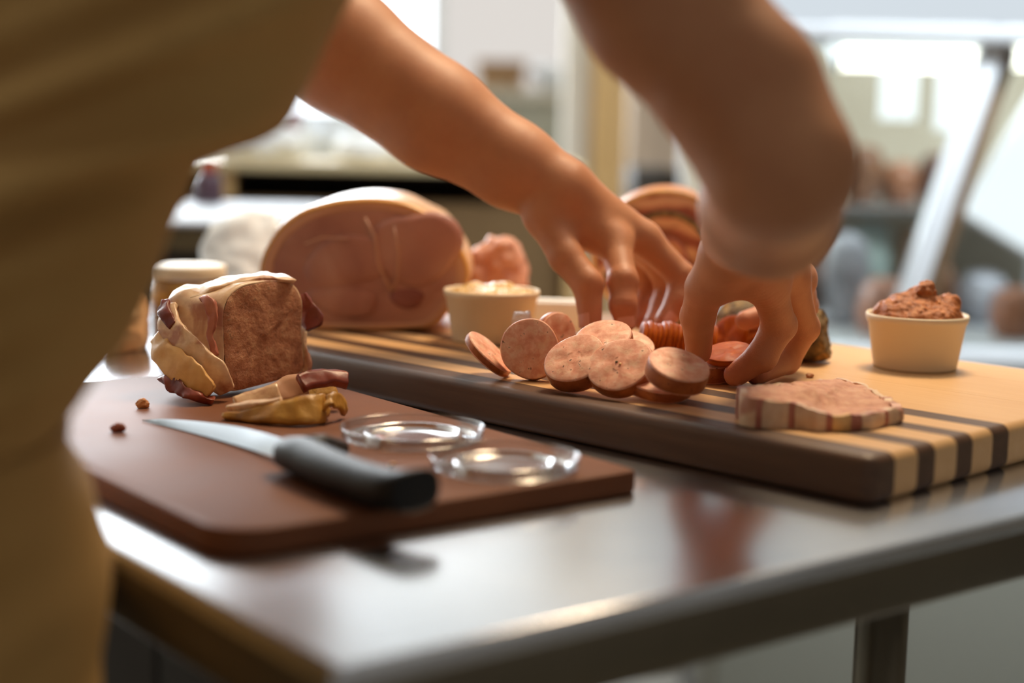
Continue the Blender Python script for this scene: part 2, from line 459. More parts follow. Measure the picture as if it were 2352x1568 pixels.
# room
MT['floor'] = plain('grey_floor', (150, 146, 138), 0.5, 0, (3, (166, 162, 152)))
MT['wall'] = plain('cream_wall', (222, 214, 200), 0.8, 0, (2, (212, 204, 190)))
MT['wall_dark'] = plain('taupe_wall', (150, 138, 122), 0.8, 0, (2, (140, 128, 112)))
MT['ceil'] = plain('ceiling_white', (228, 226, 220), 0.8)
MT['white'] = plain('white_paint', (232, 234, 236), 0.45)
MT['white_metal'] = plain('white_enamel', (226, 232, 238), 0.3)
MT['cream_top'] = plain('cream_worktop', (226, 206, 162), 0.5, 0, (8, (216, 194, 150)))
MT['dark'] = plain('dark_laminate_and_shade', (52, 46, 40), 0.6, 0, (6, (62, 55, 48)))  # on the undershelf this tone stands for shade
MT['pale_grey'] = plain('pale_grey_enamel', (176, 178, 184), 0.6)
MT['brown_panel'] = plain('brown_panel', (126, 98, 62), 0.6, 0, (5, (112, 86, 54)))
MT['olive'] = plain('olive_panel', (92, 76, 44), 0.6)
MT['tan_wood'] = wood('tan_pine', (206, 168, 112), (220, 184, 130), (200, 160, 104))
MT['post_shade'] = plain('brown_post_shade', (122, 98, 74), 0.45, 0.3)  # brown tone of the shade beside the slanted post
MT['window'] = emit('overcast_daylight_pane', (240, 247, 255), 3.2)
MT['blind'] = emit('sunlit_window_blind', (236, 230, 224), 0.86)
MT['band_glow'] = emit('added_band_glow', (220, 230, 238), 0.92)  # added glow that brightens the band above the display case
MT['tube'] = emit('fluorescent_tube', (255, 252, 240), 5.0)
MT['panel_glow'] = emit('added_panel_glow', (240, 246, 252), 1.25)  # glow added to make the tilted panel bright white

T = 0.9            # table top
QB = T + 0.0135    # brown board top
B = T + 0.027      # wooden board top
EX = np.array([0.792, 0.61, 0]); EX /= np.linalg.norm(EX)     # along the table's right edge
EY = np.array([-EX[1], EX[0], 0])                             # along the table's left edge
EZ = np.array([0, 0, 1.0])

# ------------------------------------------------------------------ setting
def struct(name, V, Fc, mat, smooth=False):
    return tag(obj(name, V, Fc, mat, smooth=smooth), kind='structure')
struct('floor', *bx(-5, 5, -1.5, 5.6, -0.05, 0), MT['floor'])
struct('ceiling', *bx(-5, 5, -0.2, 5.6, 3.0, 3.05), MT['ceil'])
WY = 5.5
SILL = 1.13
xw0, xw1 = at(-1400, 200, 5.5)[0], at(990, 200, 5.5)[0]
xw2, xw3 = at(1014, 200, 5.5)[0], at(1316, 200, 5.5)[0]
SILL2 = at(2000, 110, 5.5)[2]
xw4, xw5 = at(1650, 60, 5.5)[0], at(3300, 60, 5.5)[0]
wb = join(bx(-5, xw0, WY, WY + .1, 0, 3), bx(xw0, xw3, WY, WY + .1, 0, SILL), bx(xw0, xw3, WY, WY + .1, 2.75, 3), bx(xw3, xw4, WY, WY + .1, 0, 3), bx(xw4, xw5, WY, WY + .1, 0, SILL2), bx(xw4, xw5, WY, WY + .1, 2.75, 3))
struct('wall_back', *wb, MT['wall'])
struct('wall_left', *bx(-5.05, -5, -0.2, 5.6, 0, 3), MT['wall'])
struct('wall_right', *bx(5, 5.05, -0.2, 5.6, 0, 3), MT['wall_dark'])
xw4, xw5 = at(1650, 60, 5.5)[0], at(3300, 60, 5.5)[0]
for i, (a, b) in enumerate(((xw0, xw1), (xw2, xw3), (xw4, xw5))):  # rightmost window is a glowing pane added above the display case
    SL = SILL if i < 2 else SILL2
    wn = bpy.data.objects.new('window_%d' % (i + 1), None); COL.objects.link(wn); wn.location = ((a + b) / 2, WY, SILL); ORG[wn.name] = np.array(wn.location)
    tag(wn, kind='structure')
    obj('pane', *bx(a, b, WY + .04, WY + .05, SL, 2.75), MT[('window', 'blind', 'band_glow')[i]], wn, False)
    fr = join(bx(a, b, WY - .02, WY + .06, SL - .04, SL), bx(a, b, WY - .02, WY + .06, 2.75, 2.79), bx(b, b + .04, WY - .02, WY + .06, SL - .04, 2.79))
    obj('window_frame', *fr, MT['white'], wn, False)

# ------------------------------------------------------------------ steel table
K0 = np.array([-0.062, 0.553, 0])
TL, TW = 1.05, 0.80
def tbl(x0, x1, y0, y1, z0, z1, bevel=0.0, seg=3):
    V, Fc = bx(x0, x1, y0, y1, z0, z1, bevel, seg)
    return xf(V, frame3(K0, EX, EY, EZ)), Fc
tb = thing('steel_table', (K0[0] + .1, K0[1] + .6, 0), 'stainless steel work table under both cutting boards', 'table')
obj('table_top', *tbl(0, TW, 0, TL, T - .012, T, .004), MT['steel'], tb, True, auto=40)
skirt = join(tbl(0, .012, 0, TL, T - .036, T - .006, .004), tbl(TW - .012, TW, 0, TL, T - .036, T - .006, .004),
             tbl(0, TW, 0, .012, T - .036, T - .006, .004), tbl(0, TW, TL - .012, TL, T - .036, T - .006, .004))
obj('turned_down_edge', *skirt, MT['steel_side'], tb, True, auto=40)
for (x, y) in ((.2, .23), (TW - .20, .23), (.2, TL - .2), (TW - .22, TL - .2)):
    p = K0 + EX * x + EY * y
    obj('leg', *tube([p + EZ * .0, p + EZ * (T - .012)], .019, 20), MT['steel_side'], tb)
obj('undershelf', *tbl(.06, TW - .06, .06, TL - .06, .36, .385, .004), MT['dark'], tb, True, auto=40)  # dark colour paints in the shade under the table

# ------------------------------------------------------------------ brown cutting board
b0 = np.array([-0.128, 0.690, 0])
def board_poly(wd, ln, r, n=6):
    out = []
    for sx, sy, a0, rr in ((1, 0, -90, r * .35), (1, 1, 0, r), (0, 1, 90, r), (0, 0, 180, r * 1.2)):
        cx = wd - rr if sx else rr; cy = ln - rr if sy else rr
        for i in range(n + 1):
            a = math.radians(a0 + 90 * i / n); out.append((cx + rr * math.cos(a), cy + rr * math.sin(a)))
    return out
bm = bmesh.new()
def slab(poly, z0, z1, M, bev):
    n = len(poly); P2 = np.array(poly); c = P2.mean(0)
    prof = [(-bev, z0), (-bev * .3, z0 + bev * .3), (0, z0 + bev), (0, z1 - bev), (-bev * .3, z1 - bev * .3), (-bev, z1)]
    nx = np.roll(P2, -1, 0) - np.roll(P2, 1, 0); nrm = np.c_[nx[:, 1], -nx[:, 0]]; nrm /= np.linalg.norm(nrm, axis=1)[:, None]
    rings = [np.c_[P2 + nrm * o, np.full(n, z)] for o, z in prof]
    V, Fc = loft(rings, True, True, True)
    return xf(V, M), Fc
V, Fc = slab(board_poly(.253, .427, .022), T, QB, frame3(b0, EX, EY, EZ), .0028)
bb = obj('brown_cutting_board', V, Fc, MT['brown'], loc=(b0[0], b0[1], T), auto=35)
tag(bb, 'brown plastic cutting board holding the knife and terrine', 'cutting board')

# ------------------------------------------------------------------ striped wooden board (strips are parts)
WX = np.array([0.7071, 0.7071, 0]); WL = np.array([-0.7071, 0.7071, 0])
wk = np.array([0.1945, 0.8225, 0])
wb_root = thing('striped_wooden_board', (wk[0], wk[1], T), 'thick maple and walnut striped serving board under the sausage slices', 'cutting board')
LEN, WID = 0.66, 0.375
cuts = [0, .0227, .0462, .0648, .0889, .1068, .1304, .150, .232, .31, WID]
def wood_strip(a, b):
    bm = bmesh.new()
    bmesh.ops.create_cube(bm, size=1.0)
    for v in bm.verts: v.co = Vector(((v.co.x + .5) * LEN, (v.co.y + .5) * WID, (v.co.z + .5) * (B - T)))
    ed = [e for e in bm.edges if abs(e.verts[0].co.z - e.verts[1].co.z) > .01]
    bmesh.ops.bevel(bm, geom=ed, offset=.009, segments=5, affect='EDGES', profile=.5)
    ed = [e for e in bm.edges if abs(e.verts[0].co.z - e.verts[1].co.z) < 1e-5 and len({round(f.normal.z, 2) for f in e.link_faces}) == 2]
    bmesh.ops.bevel(bm, geom=ed, offset=.006, segments=4, affect='EDGES', profile=.5)
    for y, sgn in ((a, -1), (b, 1)):
        if .0001 < y < WID - .0001:
            g = bm.verts[:] + bm.edges[:] + bm.faces[:]
            r = bmesh.ops.bisect_plane(bm, geom=g, plane_co=(0, y - sgn * .00012, 0), plane_no=(0, sgn, 0), clear_outer=True)
            e = [x for x in r['geom_cut'] if isinstance(x, bmesh.types.BMEdge)]
            bmesh.ops.holes_fill(bm, edges=e, sides=0)
    bmesh.ops.recalc_face_normals(bm, faces=bm.faces[:])
    return bm_out(bm)
for i in range(len(cuts) - 1):
    V, Fc = wood_strip(cuts[i], cuts[i + 1])
    # mesh in board axes so the grain follows the length
    me = bpy.data.meshes.new('strip'); me.from_pydata(V.tolist(), [], [list(f) for f in Fc]); me.update()
    o = bpy.data.objects.new('strip', me); COL.objects.link(o); o.parent = wb_root
    o.rotation_euler = (0, 0, math.radians(135))
    # local y must run along +WX: rotate 135 deg maps x->WL, y->(-.707,-.707); mirror y
    for v in me.vertices: v.co.y = -v.co.y
    me.flip_normals()
    me.materials.append(MT['walnut' if i in (0, 2, 4, 6) else 'maple'])
    me.polygons.foreach_set('use_smooth', [True] * len(me.polygons)); me.set_sharp_from_angle(angle=math.radians(30))

# ------------------------------------------------------------------ sausage slices
def cvec(rt, up, tw):
    """direction from camera-ish components: right, up, toward the viewer (level frame)"""
    return unit(np.array([rt, -tw, up], float))

def slice_thing(name, c, n, R, th, label, group, m_face, m_side, wob=.03, seed=0, cat='sausage slice', stretch=1.0):
    """c = centre of the front cut face; n = its normal"""
    n = unit(n); a = np.array([0, 0, 1.0]) if abs(n[2]) < .9 else np.array([0, 1.0, 0])
    ex = unit(np.cross(a, n)); ey = np.cross(n, ex)
    rng = np.random.RandomState(seed)
    ph = rng.rand(3) * 6.28
    N = 48
    th_ = np.linspace(0, 2 * math.pi, N, endpoint=False)
    rad = R * (1 + wob * np.sin(2 * th_ + ph[0]) + wob * .5 * np.sin(3 * th_ + ph[1]) + wob * .3 * np.sin(5 * th_ + ph[2]))
    def ring(s, z, j=0):
        V = np.c_[rad * s * np.cos(th_) * stretch, rad * s * np.sin(th_), np.full(N, z)]
        V[:, 2] += (.0006 * np.sin(4 * th_ + ph[1]) if 0 < s < .95 else 0)
        return xf(V, frame3(c, ex, ey, n))
    root = thing(name, c - n * th / 2, label, cat, group)
    front = [ring(1.0, -.0012), ring(.985, -.0003), ring(.95, 0), ring(.6, .0004), ring(.25, .0004)]
    V1, F1 = loft(front, True, False, True)
    back = [ring(.25, -th), ring(.95, -th), ring(.985, -th + .0003), ring(1.0, -th + .0012)]
    V2, F2 = loft(back, True, True, False)
    obj('cut_meat', *join((V1, F1), (V2, F2)), m_face, root)
    side = [ring(1.0, -th + .0011), ring(1.012, -th + .002), ring(1.016, -th * .5), ring(1.012, -.002), ring(1.0, -.0011)]
    V, Fc = loft(side)
    obj('casing', V, [f[::-1] for f in Fc], m_side, root)
    return root

def rest(px, py, n, R, th, z):
    """centre of a disc seen at (px, py) whose lowest rim point touches height z"""
    n = unit(n); drop = R * math.sqrt(max(0, 1 - n[2] ** 2)) + th * max(0, n[2])
    return on(px, py, z + drop)

GS = 'cut sausage slices fanned on the striped board'
R0, TH = .0212, .0105
specs = [
    # px, py, normal(right,up,toward), R, th, base z, label
    (1217, 800, (-.14, .24, .96), .0205, .010, B, 'cut sausage slice standing nearly upright, leftmost of the front fan'),
    (1319, 820, (-.32, .75, .58), .0206, .0125, B, 'pale-topped cut sausage slice second from the left in the front fan'),
    (1423, 834, (-.34, .72, .60), .0218, .010, B, 'largest cut sausage slice at the front with a yellow peppercorn in its middle'),
    (1561, 835, (.20, .91, .36), .0200, .0115, B + .0085, 'cut sausage slice lying tilted on another one beside the thumb'),
    (1520, 872, (.04, .96, .25), .0200, .008, B, 'flat sausage slice underneath the tilted one at the right end of the fan'),
    (1128, 806, (.62, .72, .15), .0195, .006, B, 'thin sausage slice lying apart beside the mustard cup'),
    (1282, 775, (.60, .10, .70), .0180, .007, B + .004, 'sausage slice half hidden behind the upright one'),
    (1384, 772, (-.20, .86, .42), .0200, .010, B + .0135, 'brown sausage slice propped flat behind the front fan'),
    (1440, 790, (.10, .86, .42), .0195, .009, B + .006, 'sausage slice tucked behind the largest one under the fingertips'),
    (1622, 824, (.0, .985, .16), .0195, .0125, B, 'thick sausage slice lying flat under the right hand fingers'),
]
for i, (px, py, n, R, th, z, lab) in enumerate(specs):
    n = cvec(*n)
    slice_thing('sausage_slice', rest(px, py, n, R, th, z), n, R, th, lab, GS, MT['sausage'], MT['casing'], .025, i + 3)

# yellow peppercorn pressed in the front slice
nn = cvec(-.34, .72, .60); cc = rest(1423, 834, nn, .0218, .010, B) + nn * .0008
pc = thing('mustard_seed', cc, 'tiny yellow seed set in the middle of the front sausage slice', 'seed')
sx = unit(np.cross([0, 0, 1.0], nn)); sy = np.cross(nn, sx)
pr_ = [(0, -.0006), (.0007, -.0003), (.0010, .0001), (.0007, .0004), (0.00001, .0005)]
obj('seed_skin', *lathe(pr_, 16, frame3(cc + sx * .001 - sy * .001, sx, sy, nn)), MT['yfat'], pc)
obj('split_husk', *lathe([(r * .9, z) for r, z in pr_], 12, frame3(cc - sx * .002 + sy * .0004, sx, sy, nn)), MT['olive'], pc)

# ------------------------------------------------------------------ orange chorizo, sliced and shingled
GC = 'orange chorizo slices shingled in a row'
a = on(1466, 788, B + .016); b = on(1640, 792, B + .016)
a = at(1468, 768, 1.150); b = at(1628, 778, 1.145)
ax_ = unit((b - a) * np.array([1, 1, 0]))
ORD = 'first second third fourth fifth sixth seventh eighth ninth tenth eleventh twelfth thirteenth fourteenth fifteenth'.split()
NS = 15
for i in range(NS):
    tt = i / (NS - 1)
    p = a + (b - a) * tt; p[2] = B + .0165
    n = unit(-ax_ * .95 + np.array([0, -.12, .18 + .02 * math.sin(i * 2.1)]))
    lab = '%s orange chorizo slice from the left in the tight row between the hands' % ORD[i]
    R = .0158 + .0006 * math.sin(i * 1.7)
    p = p + np.array([0, .0006 * math.sin(i * 2.3), R * math.sqrt(1 - n[2] ** 2) - .0165 + .0008])
    slice_thing('chorizo_slice', p, n, R, .0036, lab, GC, MT['chorizo'], MT['chorizo_skin'], .02, 40 + i, 'chorizo slice')
loose = [
    (1668, 772, (-.72, .40, .52), .0175, .005, B + .001, 'glossy orange chorizo slice leaning right of the thumb, left of two'),
    (1722, 770, (-.55, .45, .66), .0180, .006, B + .001, 'glossy orange chorizo slice gripped under the right index finger'),
    (1755, 768, (-.45, .40, .74), .0170, .005, B + .001, 'orange chorizo slice furthest right behind the index finger'),
    (1676, 806, (-.16, .95, .24), .0175, .0045, B + .0135, 'thin chorizo slice lying flat on the thick sausage slice under the hand'),
]
for i, (px, py, n, R, th, z, lab) in enumerate(loose):
    n = cvec(*n)
    slice_thing('chorizo_slice', rest(px, py, n, R, th, z), n, R, th, lab, 'loose orange chorizo slices', MT['chorizo'], MT['chorizo_skin'], .03, 70 + i, 'chorizo slice')

# ------------------------------------------------------------------ diced white pieces behind the slices
def rough_lump(name, c, r, mat, label, cat, group=None, seed=0, amp=.25, freq=1.6, box=0.0, base=None, h=None, **kw):
    c = np.asarray(c, float); r = np.asarray(r, float); R = r.max()
    def fn(p):
        q = (p - c)
        d = ell_sdf(p, frame3(c, [1, 0, 0], [0, 1, 0], [0, 0, 1]), r)
        if box > 0:
            e = np.abs(q) - r * .85
            d2 = np.linalg.norm(np.maximum(e, 0), axis=1) + np.minimum(e.max(1), 0) - r.min() * .15
            d = d * (1 - box) + d2 * box
        d = d + amp * r.min() * vnoise(p - c, freq / R, seed) + amp * .4 * r.min() * vnoise(p - c, 3 * freq / R, seed + 5)
        if base is not None: d = np.maximum(d, base - p[:, 2])
        return d
    m = R * 1.6 + .002
    V, Fc = sdf_mesh(fn, c - m, c + m, h or R / 11)
    o = obj(name, V, Fc, mat, loc=(c[0], c[1], V[:, 2].min()))
    return tag(o, label, cat, group)
GD = 'diced white fat pieces between the mustard cup and the slices'
for i, (px, py, dz, r, lab) in enumerate((
        (1199, 736, .030, .0068, 'small white diced piece on top of the heap beside the mustard cup'),
        (1186, 762, .017, .0105, 'pinkish white diced piece behind the upright sausage slice'),
        (1312, 764, .014, .0085, 'white diced piece between the first two sausage slices'),
        (1340, 772, .012, .0075, 'white diced piece showing above the second sausage slice'),
        (1400, 748, .018, .0080, 'white diced piece behind the thumb of the left hand'),
        (1483, 786, .012, .0090, 'pinkish white piece at the left end of the chorizo row'))):
    c = on(px, py, B + dz)
    if dz < .02: c[2] = B + r * .8; 
    rough_lump('diced_fat', c, (r, r * .9, r * .85 if dz < .02 else r), MT['cheese'], lab, 'diced fat', GD, 100 + i, .2, 1.4, .75, base=B if dz < .02 else None)

# white wrapped block on the board behind
p0 = on(1285, 768, B)
V, Fc = rbox((.050, .03, .027), .004, 3)
M = frame3(p0 + np.array([0, .02, 0]), unit([1, -.12, 0]), unit([.12, 1, 0]), EZ)
wbk = thing('wrapped_block', p0 + np.array([0, .02, 0]), 'bright white paper-wrapped block behind the sliced sausage', 'wrapped food')
V[:, 2] += .0012 * vnoise(V, 90, 3) * (V[:, 2] > .01)
obj('paper_wrap', xf(V, M), Fc, MT['paper'], wbk, True, auto=30)
V, Fc = rbox((.047, .012, .0006), .0002, 1); obj('paper_flap', xf(V + np.array([0, -.006, .0272]), M), Fc, MT['paper'], wbk, True, auto=30)

# ------------------------------------------------------------------ portion cups
def portion_cup(px, py, R, H, label):
    c = on(px, py, B); c = c + np.array([0, R * .80, 0])
    root = thing('portion_cup', c, label, 'cup')
    M = frame3(c, [1, 0, 0], [0, 1, 0], [0, 0, 1])
    rb = R * .82
    prof = [(.0001, .0004), (rb * .96, .0004), (rb * .985, .0002), (rb, .0022), (R * .955, H - .0065), (R * .975, H - .006), (R, H - .0035), (R * 1.004, H - .0015),
            (R * .99, H), (R * .955, H - .0008), (R * .94, H - .003), (rb * .95, .003), (.0001, .003)]
    obj('cup_wall', *lathe(prof, 72, M), MT['cup'], root)
    return root, c
cupR, cR = portion_cup(2124, 858, .0372, .0405, 'cream paper cup heaped with brown rillettes at the right end')
cupL, cL = portion_cup(1126, 794, .0385, .0415, 'cream paper cup of wholegrain mustard next to the ham')
def heap(c, R, H, base, amp, mat, name, label, cat, seed, lumps):
    def fn(p):
        q = p - c
        d = ell_sdf(p, frame3(c + np.array([0, 0, base]), [1, 0, 0], [0, 1, 0], [0, 0, 1]), (R, R, H))
        for (x, y, z, r) in lumps:
            d = smin(d, np.linalg.norm((q - np.array([x, y, z])) * np.array([1, 1, 1.25]), axis=1) - r, .006)
        d = d + amp * vnoise(q, 130, seed) + amp * .8 * vnoise(q, 300, seed + 1) + amp * .6 * vnoise(q, 620, seed + 2)
        d = np.maximum(d, base - .012 - q[:, 2])
        return np.maximum(d, np.hypot(q[:, 0], q[:, 1]) - R * 1.04)
    V, Fc = sdf_mesh(fn, c + np.array([-R * 1.3, -R * 1.3, base - .014]), c + np.array([R * 1.3, R * 1.3, base + H + .03]), .0011)
    o = obj(name, V, Fc, mat, loc=(c[0], c[1], c[2] + base - .012))
    return tag(o, label, cat)
heap(cR, .0322, .012, .0385, .0016, MT['rillettes'], 'rillettes', 'rough brown rillettes heaped above the right cup rim', 'spread', 7,
     [(-.012, .0, .046, .011), (.003, .002, .053, .011), (.006, -.002, .0595, .0065), (.019, -.004, .046, .0095), (-.022, -.004, .043, .008), (.025, .002, .051, .005), (-.006, -.012, .043, .011)])
heap(cL, .0345, .006, .0380, .0008, MT['mustard'], 'mustard', 'grainy yellow mustard filling the cup by the ham', 'mustard', 9, [(.005, .004, .041, .008), (-.014, .008, .0395, .008), (.012, .006, .042, .006)])

# ------------------------------------------------------------------ ham
hy = on(860, 760, B)[1]
hp = [(722, 757), (668, 740), (618, 700), (590, 645), (598, 590), (632, 530), (690, 486), (770, 464), (850, 458), (930, 466), (1000, 500), (1048, 550), (1078, 605), (1082, 640), (1068, 672), (1036, 704), (1020, 738), (990, 754), (860, 758)]
def at_y(px, py, y):
    v = _f + (px - 1176) / F_PX * _r + (784 - py) / F_PX * _u
    return CAM + v * (y / v[1])
HP = np.array([at_y(x, y, hy) for x, y in hp]); HP[:, 2] = np.maximum(HP[:, 2], B + .0005)
def resample(P, n):
    Q = np.vstack([P, P[:1]]); s = np.r_[0, np.cumsum(np.linalg.norm(np.diff(Q, axis=0), axis=1))]
    tt = np.linspace(0, s[-1], n, endpoint=False)
    R_ = np.stack([np.interp(tt, s, Q[:, k]) for k in range(3)], 1)
    for _ in range(2): R_ = .5 * R_ + .25 * np.roll(R_, 1, 0) + .25 * np.roll(R_, -1, 0)
    return R_
HP = resample(HP, 72)
hc = np.array([HP[:, 0].mean(), hy, B + .045])
ham = thing('cooked_ham', (hc[0], hy + .06, B), 'large cooked ham with its pink cut face toward the camera', 'ham')
def hring(s, y, lift=0.0, nz=.0, seed=1):
    V = hc + (HP - hc) * s; V[:, 1] = hy + y
    V[:, 2] += lift * np.clip((V[:, 2] - B) / .09, 0, 1)
    V[:, 2] = np.maximum(V[:, 2], B + .0004)
    if nz: V = V + nz * vnoise(V, 40, seed)[:, None] * unit(np.array([0, 0, 1.0])); V[:, 2] = np.maximum(V[:, 2], B + .0004)
    return V
rings = [hring(.87, 0), hring(.78, -.001, 0, .0), hring(.62, -.0016), hring(.4, -.002), hring(.2, -.002), hring(.05, -.002)]
V, Fc = loft(rings, True, False, True)
V[:, 1] += .0012 * vnoise(V, 45, 4)
hface = obj('cut_face', V, [f[::-1] for f in Fc], MT['ham'], ham)
def muscle(cx, cy, rx, rz, mat, name, rot=0.0, th=.002):
    c = at_y(cx, cy, hy); n = 28; tt = np.linspace(0, 2 * math.pi, n, endpoint=False)
    rr = 1 + .12 * np.sin(2 * tt + cx) + .08 * np.sin(3 * tt + cy)
    def rg(s, y):
        x = rx * s * rr * np.cos(tt); z = rz * s * rr * np.sin(tt)
        return np.c_[c[0] + x * math.cos(rot) - z * math.sin(rot), np.full(n, hy + y), c[2] + x * math.sin(rot) + z * math.cos(rot)]
    V, Fc = loft([rg(1.0, .002), rg(.96, -.0022), rg(.8, -.003 - th * .3), rg(.3, -.003 - th * .5)], True, False, True)
    obj(name, V, [f[::-1] for f in Fc], mat, hface)
muscle(800, 600, .036, .024, MT['ham'], 'muscle_round', .3)
muscle(955, 570, .036, .034, MT['ham'], 'muscle_round', -.5)
muscle(935, 684, .016, .008, MT['ham_dark'], 'dark_muscle', -.1)
muscle(790, 690, .034, .012, MT['ham'], 'muscle_round', -.1)
def seam(pts, r_):
    V, Fc = tube(np.array([at_y(x, y, hy - .0042) for x, y in pts]), r_, 8); obj('fat_seam', V, Fc, MT['ham_fat'], hface)
seam([(838, 500), (862, 545), (868, 600), (884, 640), (900, 668)], .0012)
seam([(905, 520), (916, 580), (912, 640), (900, 668)], .0009)
seam([(700, 560), (740, 545), (800, 548)], .0008)
V, Fc = loft([hring(.865, .0006), hring(.885, -.0004), hring(.93, -.0008), hring(.962, -.0004)])
obj('pale_fat_border', V, [f[::-1] for f in Fc], MT['ham_fat'], ham)
V, Fc = loft([hring(.958, .0002), hring(.972, -.0008), hring(.99, .0006, .001), hring(1.0, .005, .002)])
obj('fat_layer', V, [f[::-1] for f in Fc], MT['ham_gold'], ham)
rr = [hring(.999, .004, .002), hring(1.008, .014, .002, .001), hring(1.015, .04, .002, .0025), hring(1.01, .08, .002, .003), hring(.97, .12, .003, .003), hring(.82, .15, 0, .003), hring(.5, .165), hring(.12, .168)]
V, Fc = loft(rr, True, False, True)
obj('rind', V, [f[::-1] for f in Fc], MT['ham_rind'], ham)

# ------------------------------------------------------------------ rolled pork belly behind the hands
pc0 = on(1515, 752, B); rad = .0605
pk = np.array([pc0[0], pc0[1] + .005, B + rad])
roll = thing('rolled_pork', (pk[0], pk[1] + .05, B), 'rolled roast pork belly with herb swirl behind the two hands', 'roast')
rdir = unit([-.10, -1, .0]); rx_ = unit(np.cross(rdir, EZ)); 
def rr2(s, y, sq=1.0):
    tt = np.linspace(0, 2 * math.pi, 64, endpoint=False)
    r_ = rad * s * (1 + .02 * np.sin(3 * tt + 1))
    return pk + np.cos(tt)[:, None] * r_[:, None] * rx_ + np.sin(tt)[:, None] * r_[:, None] * EZ * sq - rdir * y
# spiral of belly layers on the cut face
V, Fc = loft([rr2(.93, .0), rr2(.9, -.001), rr2(.5, -.0015), rr2(.1, -.0015)], True, False, True)
rface = obj('cut_face', V, [f[::-1] for f in Fc], MT['roll'], roll)
def spiral(r0, r1, t0, t1, wd, mat, name):
    tt = np.linspace(t0, t1, 60); r_ = np.linspace(r0, r1, 60)
    def q(dr, y): return pk + np.cos(tt)[:, None] * (r_ + dr)[:, None] * rx_ + np.sin(tt)[:, None] * (r_ + dr)[:, None] * EZ - rdir * y
    A = [q(-wd, .001), q(-wd * .6, -.0028), q(wd * .6, -.0028), q(wd, .001)]
    V = np.vstack(A); n = 60; Fc = []
    for k in range(3):
        for i in range(n - 1): Fc.append((k * n + i, (k + 1) * n + i, (k + 1) * n + i + 1, k * n + i + 1))
    obj(name, V, Fc, mat, rface)
spiral(.012, .034, 0, 7.5, .0028, MT['lean'], 'lean_swirl')
spiral(.036, .050, 0.6, 6.0, .0035, MT['herb'], 'herb_swirl')
V, Fc = loft([rr2(.93, -.0004), rr2(.965, -.001), rr2(.99, .001)]); obj('fat_layer', V, [f[::-1] for f in Fc], MT['yfat'], roll)
V, Fc = loft([rr2(.988, .0008), rr2(1.0, .004), rr2(1.0, .05), rr2(1.0, .10), rr2(.8, .112), rr2(.1, .112)], True, False, True)
obj('crackling', V, [f[::-1] for f in Fc], MT['crackling'], roll)

# herb-crusted sausage end behind the right hand
c = on(1872, 838, B)
e1 = np.array([c[0], c[1] + .014, B + .0205]); e0 = e1 + np.array([-.045, .075, .0])
def fn(p):
    d = cap_sdf(p, e0, e1, .019, .0205)
    d = np.maximum(d, (p - e1) @ unit(np.array([.75, -.25, .15])) - .010)
    return np.maximum(d + .0016 * vnoise(p, 160, 3) + .0012 * vnoise(p, 420, 4), B - p[:, 2])
V, Fc = sdf_mesh(fn, np.minimum(e0, e1) - .024, np.maximum(e0, e1) + .024, .0016)
hs = obj('herb_sausage', V, Fc, MT['herb'], loc=(e1[0], e1[1], B)); tag(hs, 'dark herb-crusted dry sausage end behind the right hand', 'sausage')

# pink meat chunk between the ham and the left hand
c = on(1140, 652, B + .045)
c = at(1140, 650, 1.43)
rough_lump('smoked_meat_chunk', (c[0], c[1], B + .034), (.028, .022, .038), MT['pink'], 'pink rough meat chunk between the ham and the left hand', 'meat', None, 21, .3, 2.0, .3, base=B, h=.0022)

# ------------------------------------------------------------------ slice of pate with bacon border
def pz(px, py, z): return on(px, py, z)
zt = B + .0125
top = [(1700, 889, .0185), (1760, 884, .0165), (1850, 876, .0150), (1935, 869, .0145), (1985, 882, .0125), (2040, 915, .010), (2068, 938, .0085),
       (2000, 952, .0085), (1930, 958, .0085), (1880, 950, .0105), (1840, 932, .0135), (1790, 925, .0150), (1735, 920, .0165), (1705, 908, .0180)]
PT = np.array([on(x, y, B + z) for x, y, z in top])
def dense(P, n):
    Q = np.vstack([P, P[:1]]); s = np.r_[0, np.cumsum(np.linalg.norm(np.diff(Q, axis=0), axis=1))]
    tt = np.linspace(0, s[-1], n, endpoint=False)
    return np.stack([np.interp(tt, s, Q[:, k]) for k in range(3)], 1)
PT = dense(PT, 84)
pcn = PT.mean(0)
pslice = thing('pate_slice', (pcn[0], pcn[1], B), 'bacon-edged slice of pate lying at the front of the striped board', 'pate slice')
def pring(s, dz=0, flat=None):
    V = pcn + (PT - pcn) * np.array([s, s, 1.0])
    V[:, 2] = (V[:, 2] + dz) if flat is None else flat
    jag = .0012 * vnoise(V, 260, 5)
    V[:, :2] += jag[:, None]
    return V
low = lambda s, k: (lambda V: np.c_[V[:, :2], B + .0004 + (V[:, 2] - B) * k])(pring(s))
V, Fc = loft([pring(.965, -.001), pring(.93, .0002), pring(.7, 0), pring(.4, -.0008), pring(.1, -.001)], True, False, True)
